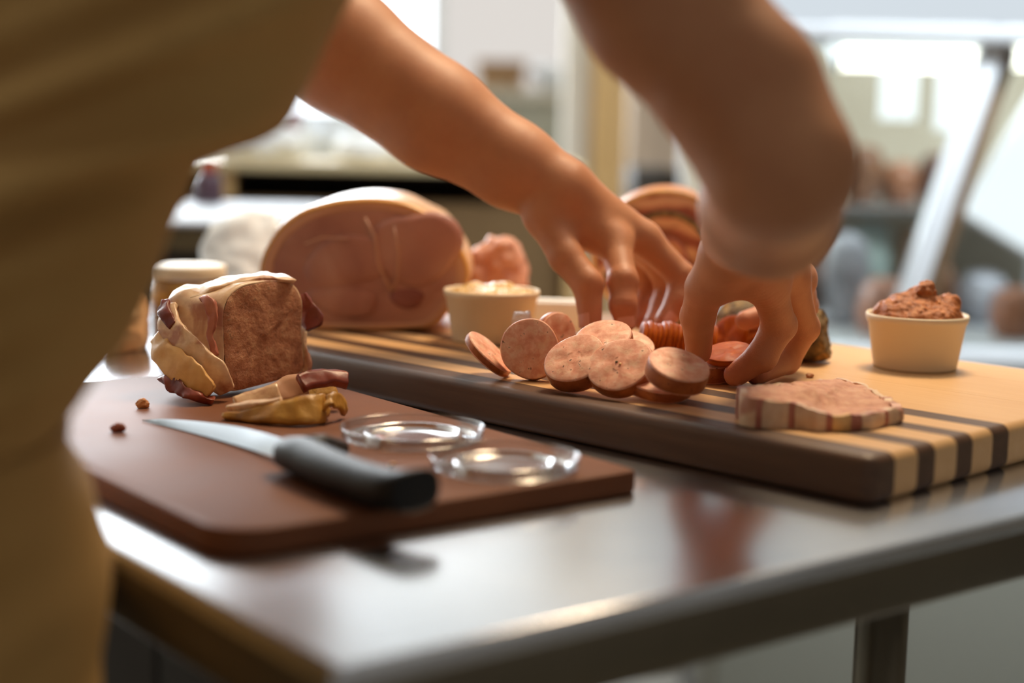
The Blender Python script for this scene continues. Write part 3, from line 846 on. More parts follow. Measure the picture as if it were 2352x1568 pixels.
# flatten the heights toward the middle plane and roughen
V[:, 2] += .0009 * vnoise(V, 180, 8) + .0006 * vnoise(V, 420, 9)
obj('meat', V, Fc, MT['pate_slice'], pslice)
obj('meat_base', *loft([low(.955, .02), low(.965, .5), pring(.965, -.001)], True, True, False), MT['pate_slice'], pslice)
def border(i0, i1, mat, name, out=.0022, drop=0.0, inn=.94, over=.0008):
    idx = [(i % 84) for i in range(i0, i1 + 1)]
    o_ = pcn + (PT - pcn) * np.array([1.0, 1.0, 1]); dirs = (PT - pcn) * np.array([1, 1, 0]); dirs /= np.linalg.norm(dirs, axis=1)[:, None]
    R_ = []
    for k, i in enumerate(idx):
        e = .75 + .25 * math.sin(math.pi * min(1, max(0, (k + .3) / (len(idx) - .4))))
        jz = .0005 * math.sin(i * 1.3) + .0003 * math.sin(i * 3.1); h_ = PT[i, 2] - B
        base = PT[i] - np.array([0, 0, h_])
        io = dirs[i]
        pts = [PT[i] - io * .004 + EZ * (over + jz), PT[i] + io * out * .5 + EZ * (over * 1.2 + jz), PT[i] + io * out * e + EZ * (-.15 * h_), base + io * (out * 1.1 * e) + EZ * (.3 * h_), base + io * (out * .8 * e + jz) + EZ * .0003, base - io * .002 + EZ * .0003]
        R_.append(np.array(pts))
    V, Fc = loft(R_, True, True, True)
    obj(name, V, [f[::-1] for f in Fc], mat, pslice, True, auto=60)
# visible front side: indices along the front of the outline run from right corner to left corner
segs = [(40, 41, 'lean'), (41, 45, 'fat'), (45, 46, 'lean'), (46, 51, 'fat'), (51, 52, 'lean'), (52, 57, 'fat'), (57, 59, 'lean'), (59, 62, 'yfat'),
        (62, 63, 'lean'), (63, 68, 'fat'), (68, 69, 'lean'), (69, 73, 'fat'), (73, 74, 'lean'), (74, 82, 'fat'), (82, 84, 'lean')]
for i0, i1, m in segs:
    border(i0, i1, MT[m], {'fat': 'bacon_fat', 'lean': 'lean_streak', 'yfat': 'bacon_fat'}[m], .0022 + .0008 * math.sin(i0))
border(0, 40, MT['fat'], 'bacon_rim', .0012, inn=.95, over=.0002)
cf = on(1850, 985, B)
rl = [(0, 0, 0), (.008, -.004, .004), (.017, -.006, .004), (.026, -.002, .003)]
V, Fc = tube([cf + np.array([-.018, .012, .004]), cf + np.array([-.008, .004, .005]), cf + np.array([.004, .006, .0055]), cf + np.array([.010, .012, .005])], [.003, .0045, .0045, .003], 12)
V[:, 2] = np.maximum(V[:, 2] + .001 * vnoise(V, 300, 2), B + .0003)
obj('loose_bacon_end', V, Fc, MT['yfat'], pslice)

# crumbs
def crumb(px, py, z, r, mat, lab, seed):
    c = on(px, py, z); rough_lump('crumb', (c[0], c[1] + r * .5, z + r * .7), (r * 1.3, r, r * .8), mat, lab, 'crumb', 'crumbs on the two boards', seed, .35, 1.5, base=z)
crumb(328, 938, QB, .0038, MT['crumb'], 'pale crumb on the brown board beyond the knife tip', 51)
crumb(268, 993, QB, .0036, MT['crumb_red'], 'dark red crumb on the brown board near the apron', 52)
crumb(1861, 868, B, .0022, MT['crumb'], 'tiny crumb on the striped board behind the pate slice', 53)
crumb(900, 1072, QB, .0016, MT['yfat'], 'tiny pale crumb beside the knife handle', 54)

# ------------------------------------------------------------------ terrine block wrapped in bacon
def ribbon(path, widths, th, wdirs, seed=0, amp=.0, n_sub=6):
    """flat strip: path (k,3), half widths, thickness, width directions (k,3); smooth interpolated"""
    path = np.asarray(path, float); k = len(path)
    wd = np.asarray(wdirs, float)
    if wd.ndim == 1: wd = np.repeat(wd[None], k, 0)
    widths = np.asarray(widths, float)
    tt = np.linspace(0, k - 1, (k - 1) * n_sub + 1)
    def cr(A):
        out = []
        for x in tt:
            i = min(int(x), k - 2); f = x - i
            p0, p1, p2, p3 = A[max(i - 1, 0)], A[i], A[i + 1], A[min(i + 2, k - 1)]
            out.append(.5 * ((2 * p1) + (-p0 + p2) * f + (2 * p0 - 5 * p1 + 4 * p2 - p3) * f * f + (-p0 + 3 * p1 - 3 * p2 + p3) * f ** 3))
        return np.array(out)
    Pp = cr(path); W = cr(widths); D = cr(wd)
    rings = []
    for i in range(len(Pp)):
        t_ = unit(Pp[min(i + 1, len(Pp) - 1)] - Pp[max(i - 1, 0)])
        d = unit(D[i] - t_ * (D[i] @ t_)); nn_ = np.cross(t_, d)
        h = th / 2; wv = max(W[i], .0006)
        sec = [(-1, -.5), (-.92, -1), (-.5, -1.05), (0, -1.05), (.5, -1.05), (.92, -1), (1, -.5), (1, .5), (.92, 1), (.5, 1.05), (0, 1.05), (-.5, 1.05), (-.92, 1), (-1, .5)]
        rings.append(np.array([Pp[i] + d * wv * a + nn_ * h * b for a, b in sec]))
    V, Fc = loft(rings, True, True, True)
    if amp: V = V + amp * 1.3 * np.stack([vnoise(V, 150, seed) + .5 * vnoise(V, 420, seed + 4), vnoise(V, 150, seed + 1) + .5 * vnoise(V, 420, seed + 5), vnoise(V, 150, seed + 2)], 1)
    return V, Fc

def fdep(x): return 1.052 + (x - 510) / 190 * .055
fp = [(508, 712), (522, 676), (556, 652), (610, 643), (660, 642), (684, 658), (697, 690), (694, 740), (696, 800), (703, 846), (690, 862), (640, 874), (580, 890), (530, 902), (513, 880), (511, 800)]
FP = np.array([at(x, y, fdep(x)) for x, y in fp]); FP[:, 2] = np.maximum(FP[:, 2], QB + .0006)
FP = resample(FP, 72); fc_ = FP.mean(0)
DD = unit([-.93, .36, 0]); FN = unit(np.cross(FP[54] - FP[18], EZ)); 
e1_ = FP[np.argmax(FP[:, 0])] - FP[np.argmin(FP[:, 0])]; e1_[2] = 0; FN = unit(np.cross(e1_, EZ))
if FN[1] > 0: FN = -FN
ter = thing('pate_block', (fc_[0] - .02, fc_[1] + .01, QB), 'block of bacon-wrapped pate with its cut face to the right', 'pate')
def tring(s, k, nz=0):
    V = fc_ + (FP - fc_) * np.array([s, s, 1 - (1 - s) * .8]) + DD * k
    if nz: V = V + nz * np.stack([vnoise(V, 70, 1) + .5 * vnoise(V, 190, 4), vnoise(V, 70, 2) + .5 * vnoise(V, 190, 5), vnoise(V, 70, 3)], 1)
    V[:, 2] = np.maximum(V[:, 2], QB + .0005)
    return V
R_ = [tring(.955, 0)] + [fc_ + (FP - fc_) * s + FN * .0006 for s in (.93, .75, .55, .35, .15, .03)]
V, Fc = loft(R_, True, False, True)
V = V + FN * (.0012 * vnoise(V, 120, 5) + .0008 * vnoise(V, 320, 6))[:, None]
obj('cut_face', V, [f for f in Fc], MT['pate'], ter)
V, Fc = loft([tring(.953, .0004), tring(.985, .0002), tring(1.0, .004), tring(1.01, .010, .0025), tring(1.02, .018, .0035), tring(1.0, .026, .004), tring(.98, .035, .004), tring(.92, .045, .0035), tring(.72, .052, .002), tring(.2, .054)], True, False, True)
obj('fat_wrap', V, [f[::-1] for f in Fc], MT['fat'], ter)
def apx(lst, w): return np.array([at(x, y, d) for x, y, d in lst])
cdir = lambda r_, u_, t_: unit(_r * r_ + _u * u_ - _f * t_)
# bacon strips on the flank
V, Fc = ribbon(apx([(392, 700, 1.065), (386, 742, 1.055), (420, 782, 1.045), (462, 826, 1.040), (500, 868, 1.038), (520, 900, 1.045)], 0), [.006, .008, .0085, .009, .009, .006], .0035,
               [cdir(.9, .35, .3), cdir(.85, .5, .2), cdir(.7, .7, .2), cdir(.72, .68, .2), cdir(.74, .66, .2), cdir(.8, .6, .2)], 3, .0012)
obj('bacon_strip', V, Fc, MT['fat'], ter)
V, Fc = ribbon(apx([(362, 772, 1.062), (372, 806, 1.050), (408, 842, 1.038), (446, 872, 1.032), (482, 902, 1.030)], 0), [.006, .0085, .010, .010, .007], .0045,
               [cdir(.8, .6, .2), cdir(.75, .65, .2), cdir(.7, .7, .1), cdir(.7, .7, .1), cdir(.75, .65, .1)], 6, .0012)
V[:, 2] = np.maximum(V[:, 2], QB + .0004)
obj('bacon_strip', V, Fc, MT['yfat'], ter)
V, Fc = ribbon(apx([(380, 852, 1.050), (396, 880, 1.036), (424, 896, 1.028), (456, 910, 1.026), (492, 915, 1.028)], 0), [.002, .0036, .0034, .0034, .0024], .0045,
               [cdir(.75, .65, .1)] * 5, 9, .0026)
V[:, 2] = np.maximum(V[:, 2], QB + .0004)
obj('browned_edge', V, Fc, MT['bacon'], ter)
V, Fc = ribbon(apx([(380, 688, 1.066), (376, 706, 1.060), (384, 728, 1.054), (400, 748, 1.050)], 0), [.003, .0045, .005, .003], .003, [cdir(.9, .3, .2)] * 4, 12, .001)
obj('browned_edge', V, Fc, MT['bacon'], ter)
V, Fc = ribbon(apx([(462, 684, 1.052), (482, 700, 1.047), (488, 730, 1.045), (484, 770, 1.045), (492, 815, 1.043)], 0), [.0025, .0040, .0032, .0026, .0015], .003, [cdir(.8, -.1, .3), cdir(.9, .2, .3), cdir(1, .1, .2), cdir(1, .1, .2), cdir(1, .1, .2)], 15, .0012)
obj('lean_streak', V, Fc, MT['lean'], ter)
V, Fc = ribbon(apx([(440, 678, 1.075), (490, 656, 1.075), (560, 641, 1.085), (630, 636, 1.095), (672, 646, 1.10)], 0), [.010, .011, .010, .008, .005], .003, [cdir(-.3, .3, -1)] * 5, 18, .0012)
obj('fat_cap', V, Fc, MT['fat'], ter)
V, Fc = ribbon(apx([(688, 676, 1.112), (700, 704, 1.112), (716, 734, 1.108), (722, 752, 1.105)], 0), [.005, .0075, .009, .005], .004, [cdir(.9, .3, .3)] * 4, 21, .001)
obj('bacon_flap', V, Fc, MT['bacon'], ter)
V, Fc = ribbon(apx([(690, 762, 1.112), (696, 800, 1.11), (704, 836, 1.108), (700, 856, 1.106)], 0), [.004, .0035, .0045, .003], .004, [cdir(.9, .3, .3)] * 4, 24, .001)
obj('fat_edge', V, Fc, MT['fat'], ter)

# ------------------------------------------------------------------ trimmed rind pieces
def opx(lst): return np.array([on(x, y, QB + z) for x, y, z in lst])
tr1 = thing('trimmed_rind', opx([(640, 962, 0)])[0], 'golden brown trimmed rind with curled end nearest the knife blade', 'rind', 'trimmed bits in front of the pate block')
up_ = cdir(0, .85, -.5)
V, Fc = ribbon(opx([(516, 958, .0020), (570, 953, .0045), (630, 949, .007), (690, 942, .0095), (732, 938, .0095), (748, 932, .008)]), [.0012, .0042, .0072, .0098, .0095, .006], .0045, [up_] * 6, 31, .0009)
V[:, 2] = np.maximum(V[:, 2], QB + .0004); obj('rind_skin', V, Fc, MT['rind_gold'], tr1)
V, Fc = ribbon(opx([(745, 934, .010), (758, 922, .0135), (776, 920, .0130), (788, 932, .009), (792, 946, .004)]), [.006, .0055, .005, .0045, .003], .003, [cdir(.2, .6, -.8)] * 5, 33, .0007)
obj('curled_end', V, Fc, MT['rind_gold'], tr1)
V, Fc = ribbon(opx([(528, 948, .0035), (590, 938, .008), (650, 932, .0105)]), [.0012, .0028, .0015], .010, [cdir(0, .5, -.9)] * 3, 35, .0006)
obj('fat_face', V, Fc, MT['fat'], tr1)
tr2 = thing('trimmed_bacon', opx([(680, 925, 0)])[0], 'smoked bacon trimming with pale fat and dark red end behind the golden rind', 'bacon', 'trimmed bits in front of the pate block')
V, Fc = ribbon(opx([(540, 928, .006), (590, 914, .009), (640, 902, .012)]), [.0045, .006, .006], .005, [cdir(0, .9, -.4)] * 3, 37, .0007)
V[:, 2] = np.maximum(V[:, 2], QB + .0004); obj('pale_fat', V, Fc, MT['fat'], tr2)
V, Fc = ribbon(opx([(620, 910, .010), (660, 896, .013), (702, 884, .016)]), [.006, .0085, .0085], .005, [cdir(0, .9, -.4)] * 3, 38, .0007)
V[:, 2] = np.maximum(V[:, 2], QB + .0004); obj('pink_fat', V, Fc, MT['ham_fat'], tr2)
V, Fc = ribbon(opx([(690, 880, .019), (720, 870, .021), (760, 868, .021), (798, 874, .019)]), [.0065, .006, .0055, .0045], .006, [cdir(0, .8, -.6)] * 4, 40, .0009)
obj('smoked_edge', V, Fc, MT['bacon'], tr2)
V, Fc = ribbon(opx([(690, 905, .008), (722, 896, .011), (765, 894, .010)]), [.006, .008, .007], .006, [cdir(0, .8, -.6)] * 3, 41, .0012)
V[:, 2] = np.maximum(V[:, 2], QB + .0004); obj('rind_skin', V, Fc, MT['rind_gold'], tr2)

# ------------------------------------------------------------------ knife
kn = thing('boning_knife', on(700, 1060, QB), 'curved steel knife with thick black handle lying on the brown board', 'knife')
sp_ = [(326, 964, .0010), (400, 966, .0032), (480, 973, .0058), (560, 985, .0082), (630, 1003, .0105), (700, 1026, .0125)]
ed_ = [(327, 966, .0004), (400, 983, .0006), (480, 1004, .0010), (560, 1027, .0016), (620, 1046, .0026), (672, 1064, .0040)]
def cr_curve(P_, n):
    P_ = np.asarray(P_, float); k = len(P_); out = []
    for x in np.linspace(0, k - 1, n):
        i = min(int(x), k - 2); f = x - i
        p0, p1, p2, p3 = P_[max(i - 1, 0)], P_[i], P_[i + 1], P_[min(i + 2, k - 1)]
        out.append(.5 * ((2 * p1) + (-p0 + p2) * f + (2 * p0 - 5 * p1 + 4 * p2 - p3) * f * f + (-p0 + 3 * p1 - 3 * p2 + p3) * f ** 3))
    return np.array(out)
SP = cr_curve(opx(sp_), 40); ED = cr_curve(opx(ed_), 40)
rings = []
for a_, e_ in zip(SP, ED):
    n_ = unit(np.cross(SP[-1] - SP[0], e_ - a_ + 1e-6)); n_ = n_ if n_[2] > 0 else -n_
    h_ = .0011 * min(1, np.linalg.norm(a_ - e_) / .006)
    m_ = a_ * .45 + e_ * .55
    rings.append(np.array([a_ + n_ * h_, m_ + n_ * h_ * .9, e_, m_ - n_ * h_ * .9, a_ - n_ * h_]))
V, Fc = loft(rings, True, True, True)
bl = obj('blade', V, Fc, MT['blade'], kn, True, auto=25)
hpth = cr_curve(np.array([on(x, y, QB + z) for x, y, z in ((652, 1036, .0105), (690, 1046, .0112), (760, 1078, .0108), (830, 1104, .0108), (900, 1124, .0112), (950, 1126, .0125), (972, 1124, .013))]), 36)
hw = np.interp(np.linspace(0, 6, 36), [0, .4, 1, 2, 3, 4, 5, 5.6, 6], [.006, .0095, .0112, .0108, .0106, .0112, .0122, .0115, .007])
rings = []
hd = unit(hpth[-1] - hpth[0]); hs_ = unit(np.cross(EZ, hd))
tt = np.linspace(0, 2 * math.pi, 24, endpoint=False)
for p_, w_ in zip(hpth, hw):
    c_ = np.sign(np.cos(tt)) * np.abs(np.cos(tt)) ** .8; s_ = np.sign(np.sin(tt)) * np.abs(np.sin(tt)) ** .8
    rings.append(p_ + c_[:, None] * hs_ * w_ * 1.05 + s_[:, None] * EZ * w_ * .88)
V, Fc = loft(rings, True, True, True)
V[:, 2] = np.maximum(V[:, 2], QB + .0003)
obj('handle', V, Fc, MT['black_plastic'], kn)
g0 = on(742, 1024, QB + .010); g1 = on(790, 1030, QB + .006)
V, Fc = tube([on(700, 1030, QB + .012), g0, g1], [.007, .0065, .004], 14); V[:, 2] = np.maximum(V[:, 2], QB + .0003)
obj('finger_guard', V, Fc, MT['black_plastic'], kn)

# ------------------------------------------------------------------ clear lids
def lid(px, py, R, label, seed):
    c = on(px, py, QB + .009); c[2] = QB
    root = thing('plastic_lid', c, label, 'lid', 'clear plastic cup lids on the brown board')
    M = frame3(c, [1, 0, 0], [0, 1, 0], [0, 0, 1])
    th = .0005
    ctr = [(.0001, .0026), (R * .30, .0026), (R * .58, .0028), (R * .615, .0034), (R * .635, .0058), (R * .66, .0062), (R * .685, .0058), (R * .70, .0012), (R * .72, .0006)]
    obj('sealing_disc', *lathe(ctr + [(r, z - th) for r, z in ctr[::-1]], 96, M), MT['clear'], root)
    fl = [(R * .72, .0006), (R * .84, .0006), (R * .875, .0014), (R * .885, .0030), (R * .91, .0034), (R * .93, .0022)]
    obj('flange', *lathe(fl + [(r, z - th * .6) for r, z in fl[::-1]], 96, M), MT['clear'], root)
    rm = [(R * .93, .0022), (R * .955, .0030), (R * .985, .0082)]
    n = 144
    obj('ribbed_skirt', *lathe(rm + [(r - th, z) for r, z in rm[::-1]], n, M, wob=lambda a, j: .010 * (1 if int(round(a / (2 * math.pi) * n)) % 2 else 0) if j in (0, 1, 4, 5) else 0), MT['clear'], root)
    lp = [(R * .985, .0082), (R * .998, .0086), (R * 1.0, .0092), (R * .985, .0095), (R * .975, .0090), (R * .978, .0083), (R * .985, .0082)]
    obj('rolled_lip', *lathe(lp, 96, M), MT['clear'], root)
    return root, c
l1, c1 = lid(948, 978, .0430, 'clear plastic lid with a meat scrap in it, further from the board corner', 1)
l2, c2 = lid(1160, 1044, .0412, 'clear empty plastic lid nearest the corner of the brown board', 2)
V, Fc = ribbon(np.array([c1 + np.array([-.020, -.004, .0032]), c1 + np.array([-.018, -.010, .0036]), c1 + np.array([-.0155, -.018, .0034])]), [.0016, .0015, .001], .0012, [1, .3, 0], 3, .0004)
sc_ = obj('meat_scrap', V, Fc, MT['lean']); tag(sc_, 'thin pink meat scrap lying in the clear lid', 'meat scrap')

# ------------------------------------------------------------------ jar, papers behind
jc = on(432, 760, T); jc = at(432, 700, 1.40); jc[2] = T
jar = thing('mustard_jar', jc, 'small glass jar with pale lid and gold label behind the pate block', 'jar')
M = frame3(jc, [1, 0, 0], [0, 1, 0], [0, 0, 1]); JR = .0328
obj('glass_wall', *lathe([(.001, .001), (JR * .9, .001), (JR * .98, .004), (JR, .01), (JR, .056), (JR * .97, .059), (JR * .95, .062)], 48, M), MT['jar_glass'], jar)
obj('filling', *lathe([(.001, .003), (JR * .9, .003), (JR * .94, .008), (JR * .94, .054), (.001, .055)], 40, M), MT['cheese'], jar)
obj('label', *lathe([(JR * 1.004, .026), (JR * 1.010, .026), (JR * 1.010, .0585), (JR * 1.004, .0585)], 48, M), MT['rind_gold'], jar)
obj('lid', *lathe([(JR * .98, .0592), (JR * 1.03, .0592), (JR * 1.04, .061), (JR * 1.04, .067), (JR * 1.02, .0695), (JR * .96, .0702), (.0001, .0702)], 56, M), MT['cup'], jar)

def crumple(name, c, r, mat, label, cat, seed, base, h=.0035, f=1.2, amp=.35):
    c = np.asarray(c, float); r = np.asarray(r, float)
    def fn(p):
        d = ell_sdf(p, frame3(c, [1, 0, 0], [0, 1, 0], [0, 0, 1]), r)
        n1 = vnoise(p, f / r.min(), seed); n2 = vnoise(p, 2.3 * f / r.min(), seed + 3)
        d = d + amp * r.min() * (np.abs(n1) - .3) + amp * .5 * r.min() * (np.abs(n2) - .3)
        return np.maximum(d, base - p[:, 2])
    V, Fc = sdf_mesh(fn, c - r * 1.5 - .01, c + r * 1.5 + .01, h)
    return tag(obj(name, V, Fc, mat, loc=(c[0], c[1], base)), label, cat)
c = at(575, 600, 1.62)
crumple('paper_bag', (c[0], c[1], T + .045), (.05, .045, .062), MT['paper'], 'crumpled white paper bag behind the left side of the ham', 'paper bag', 3, T, .003)
c = at(318, 760, 1.36)
crumple('crumpled_wrapper', (c[0] - .012, c[1], T + .02), (.02, .03, .036), MT['kraft'], 'crumpled cream wrapper left of the small jar', 'wrapper', 8, T, .0025)

# ------------------------------------------------------------------ person
FV = np.array([.792, .61, 0]); SV = np.array([.61, -.792, 0])       # facing, own right-hand side
C0 = np.array([-.37, .62, 0])
person = thing('person', (C0[0], C0[1], 0), 'person in khaki shirt and tan apron bending over the table, both hands at the sausages', 'person')

def J(x, y, d): return at(x, y, d)
# right arm and hand
RA = dict(sh=J(1015, -810, .74), el=J(1792, 385, .715), fa=J(1768, 478, .80), wr=J(1700, 535, .955))
LA = dict(sh=np.array([-.235, .985, 1.36]), el=J(590, -70, 1.225))

def hand_fn(wr, fore, mcps, fingers, thumb, palm_extra, wrinkles=()):
    """returns a function of points -> distance"""
    def fn(p):
        wr_k = 0
        for a_, b_, per, amp, wd in wrinkles:
            ax = unit(b_ - a_); s_ = (p - a_) @ ax; L_ = np.linalg.norm(b_ - a_); q = p - (a_ + b_) / 2
            wr_k = wr_k + amp * np.sin(s_ * 6.283 / per + 1.5 * np.sin((q @ np.array([.6, .5, .62])) * 240)) * np.exp(-((s_ - L_ / 2) / (L_ * .45)) ** 2) * np.exp(-(np.linalg.norm(q - np.outer(q @ ax, ax), axis=1) / wd) ** 2)
        d = None
        for a_, b_, ra, rb in fore:
            c_ = cap_sdf(p, a_, b_, ra, rb); d = c_ if d is None else smin(d, c_, .012)
        for m_, r0, r1 in mcps:
            d = smin(d, cap_sdf(p, wr + (m_ - wr) * .12, m_, r0, r1), .010)
        for a_, b_, ra, rb in palm_extra:
            d = smin(d, cap_sdf(p, a_, b_, ra, rb), .012)
        th = None
        for i in range(len(thumb) - 1):
            c_ = cap_sdf(p, thumb[i][0], thumb[i + 1][0], thumb[i][1], thumb[i + 1][1]); th = c_ if th is None else smin(th, c_, .004)
        out = smin(d, th, .010)
        for fg in fingers:
            g = None
            for i in range(len(fg) - 1):
                c_ = cap_sdf(p, fg[i][0], fg[i + 1][0], fg[i][1], fg[i + 1][1]); g = c_ if g is None else smin(g, c_, .0032)
            # creases at the finger joints
            for i in range(1, len(fg) - 1):
                ax = unit(fg[i + 1][0] - fg[i - 1][0]); q = p - fg[i][0]
                s_ = q @ ax; r_ = np.linalg.norm(q, axis=1)
                g = g + .0007 * np.exp(-(s_ / .0011) ** 2) * (r_ < .02) - .0009 * np.exp(-((r_ - fg[i][1]) / .004) ** 2) * np.exp(-(s_ / .006) ** 2)
                for off in (.0032, -.0034):
                    g = g + .00035 * np.exp(-((s_ - off) / .0008) ** 2) * (r_ < .02)
            out = np.minimum(out, smin(d, g, .009))
        return out + wr_k
    return fn

# --- right hand
wr = RA['wr']
iM, mM, rM, pM = J(1762, 648, 1.010), J(1812, 632, 1.045), J(1832, 640, 1.085), J(1822, 668, 1.115)
rfing = [
    [(iM, .0118), (J(1790, 746, 1.042), .0112), (J(1750, 818, 1.046), .0099), (on(1690, 860, B + .0092), .0082)],
    [(mM, .0118), (J(1846, 752, 1.085), .0106), (J(1806, 828, 1.098), .0092), (on(1742, 857, B + .0092), .0076)],
    [(rM, .0112), (J(1846, 702, 1.130), .0098), (J(1780, 716, 1.160), .0088), (J(1712, 736, 1.150), .0074)],
    [(pM, .0100), (J(1826, 735, 1.140), .0086), (J(1788, 780, 1.150), .0076), (J(1755, 805, 1.148), .0066)],
]
rth = [(J(1668, 590, .975), .0150), (J(1622, 660, 1.005), .0130), (J(1603, 726, 1.030), .0112), (J(1605, 806, 1.055), .0088)]
side = unit(np.cross(wr - RA['fa'], iM - pM))
lat = unit(iM - pM)
fore_r = [(RA['el'], RA['fa'], .0325, .0325), (RA['fa'], wr + lat * .010, .0320, .0210), (RA['fa'], wr - lat * .012, .0320, .0210), (RA['sh'], J(1528, 5, .735), .048, .0390),
          (J(1528, 5, .735), J(1705, 215, .725), .0390, .0355), (J(1705, 215, .725), RA['el'], .0355, .0325)]
mc_r = [(iM, .0150, .0128), (mM, .0155, .0126), (rM, .0150, .0120), (pM, .0150, .0112)]
pe_r = [(J(1650, 648, .995), J(1735, 640, 1.005), .0125, .0125), (rth[0][0], J(1740, 600, 1.0), .015, .016), (J(1700, 600, 1.0), J(1800, 650, 1.075), .014, .013)]
fn_r = hand_fn(wr, fore_r, mc_r, rfing, rth, pe_r, [(J(1740, 660, .99), J(1800, 748, 1.03), .0042, .00042, .016), (J(1610, 640, .99), J(1600, 715, 1.02), .0040, .00035, .013)])

# --- left hand
wl = J(1288, 442, 1.185)
iL, mL, rL, pL = J(1412, 556, 1.180), J(1478, 548, 1.200), J(1482, 560, 1.225), J(1462, 585, 1.245)
lfing = [
    [(iL, .0120), (J(1431, 645, 1.152), .0108), (J(1431, 700, 1.146), .0096), (J(1436, 738, 1.146), .0082)],
    [(mL, .0120), (J(1566, 636, 1.200), .0108), (J(1558, 690, 1.195), .0094), (J(1528, 736, 1.190), .0080)],
    [(rL, .0115), (J(1535, 652, 1.240), .0100), (J(1520, 705, 1.235), .0088), (J(1500, 742, 1.225), .0075)],
    [(pL, .0105), (J(1488, 650, 1.260), .0090), (J(1476, 705, 1.255), .0080), (J(1470, 738, 1.245), .0068)],
]
lth = [(J(1252, 498, 1.175), .0145), (J(1300, 590, 1.160), .0125), (J(1350, 652, 1.150), .0112), (J(1356, 738, 1.145), .0085)]
fore_l = [(LA['sh'], LA['el'], .052, .046), (LA['el'], J(780, 112, 1.205), .046, .0465), (J(780, 112, 1.205), J(1000, 268, 1.195), .0465, .0405), (J(1000, 268, 1.195), J(1180, 380, 1.19), .0405, .0315), (J(1180, 380, 1.19), wl, .0315, .0265)]
mc_l = [(iL, .0165, .0128), (mL, .0165, .0126), (rL, .0155, .0120), (pL, .0150, .0112)]
pe_l = [(lth[0][0], J(1370, 545, 1.185), .0135, .0125), (wl, J(1420, 520, 1.20), .0225, .014)]
fn_l = hand_fn(wl, fore_l, mc_l, lfing, lth, pe_l, [(J(1340, 520, 1.16), J(1400, 545, 1.16), .0045, .0004, .013)])

def bounds(segs, fing, pad=.02):
    P_ = []
    for a_, b_, ra, rb in segs: P_ += [a_ - ra, a_ + ra, b_ - rb, b_ + rb]
    for f in fing: P_ += [x[0] - .014 for x in f] + [x[0] + .014 for x in f]
    P_ = np.array(P_); return P_.min(0) - pad, P_.max(0) + pad
lo, hi = bounds(fore_r, rfing + [rth]); VR, FR = sdf_mesh(fn_r, lo, hi, .0018)
lo, hi = bounds(fore_l, lfing + [lth]); VL, FL = sdf_mesh(fn_l, lo, hi, .0018)

# --- trunk, neck, head and legs (mostly covered or out of frame)
def cpt(f_, s_, z): return C0 + FV * f_ + SV * s_ + np.array([0, 0, z])
pel = cpt(.072, 0, .90); chest = cpt(.232, 0, 1.22); nk = cpt(.27, 0, 1.40); hd_ = cpt(.36, 0, 1.53)
hips = [cpt(.05, .075, .86), cpt(.05, -.075, .86)]; knees = [cpt(.03, .085, .46), cpt(.03, -.085, .46)]; ank = [cpt(-.04, .11, .08), cpt(-.04, -.11, .08)]
wst = cpt(.058, 0, .97); mid = cpt(.105, 0, 1.06)
segs_b = [(a_ + SV * k_, b_ + SV * k_, .055, .055) for k_ in (.06, -.06) for a_, b_ in ((pel, wst), (wst, mid), (mid, chest))] + [(chest, nk, .065, .055), (nk, hd_ - FV * .02, .055, .052),
          (chest + SV * .06 + np.array([0, 0, .06]), RA['sh'], .055, .050), (chest - SV * .06 + np.array([0, 0, .06]), LA['sh'], .055, .050)]
for k in (0, 1):
    segs_b += [(hips[k], knees[k], .082, .052), (knees[k], ank[k], .052, .036), (ank[k], ank[k] + FV * .14 - np.array([0, 0, .045]), .036, .028)]
hM = frame3(hd_, FV, SV, EZ)
def fn_b(p):
    d = None
    for a_, b_, ra, rb in segs_b:
        c_ = cap_sdf(p, a_, b_, ra, rb); d = c_ if d is None else smin(d, c_, .025)
    hq = ell_sdf(p, hM, (.098, .076, .118))
    jaw = ell_sdf(p, frame3(hd_ + FV * .03 - np.array([0, 0, .055]), FV, SV, EZ), (.062, .058, .062))
    hq = smin(hq, jaw, .03)
    nose = cap_sdf(p, hd_ + FV * .092 + np.array([0, 0, .01]), hd_ + FV * .112 - np.array([0, 0, .025]), .008, .013)
    hq = smin(hq, nose, .012)
    for sg in (1, -1):
        hq = smin(hq, cap_sdf(p, hd_ + SV * sg * .078 + np.array([0, 0, .015]), hd_ + SV * sg * .08 - np.array([0, 0, .02]), .013, .009), .006)
        eye = np.linalg.norm(p - (hd_ + FV * .094 + SV * sg * .032 + np.array([0, 0, .012])), axis=1) - .014
        hq = -smin(-hq, eye, .008)
    mouth = cap_sdf(p, hd_ + FV * .098 + SV * .022 - np.array([0, 0, .058]), hd_ + FV * .098 - SV * .022 - np.array([0, 0, .058]), .004, .004)
    hq = -smin(-hq, mouth, .004)
    return smin(d, hq, .02)
P_ = np.array([x for s_ in segs_b for x in s_[:2]] + [hd_])
VB, FB = sdf_mesh(fn_b, P_.min(0) - .15, P_.max(0) + .15, .010)
V, Fc = join((VR, FR), (VL, FL), (VB, FB))
body = obj('body', V, Fc, MT['skin'], person)
red = np.zeros(len(V))
Vw = V
for fg in rfing + lfing + [rth, lth]:
    red += .55 * np.exp(-(np.linalg.norm(Vw - fg[-1][0], axis=1) / .017) ** 2)
    for q in fg[:-1]: red += .28 * np.exp(-(np.linalg.norm(Vw - q[0], axis=1) / .011) ** 2)
at_r = body.data.attributes.new('red', 'FLOAT', 'POINT'); at_r.data.foreach_set('value', np.clip(red * .7, 0, .6).astype(np.float32))

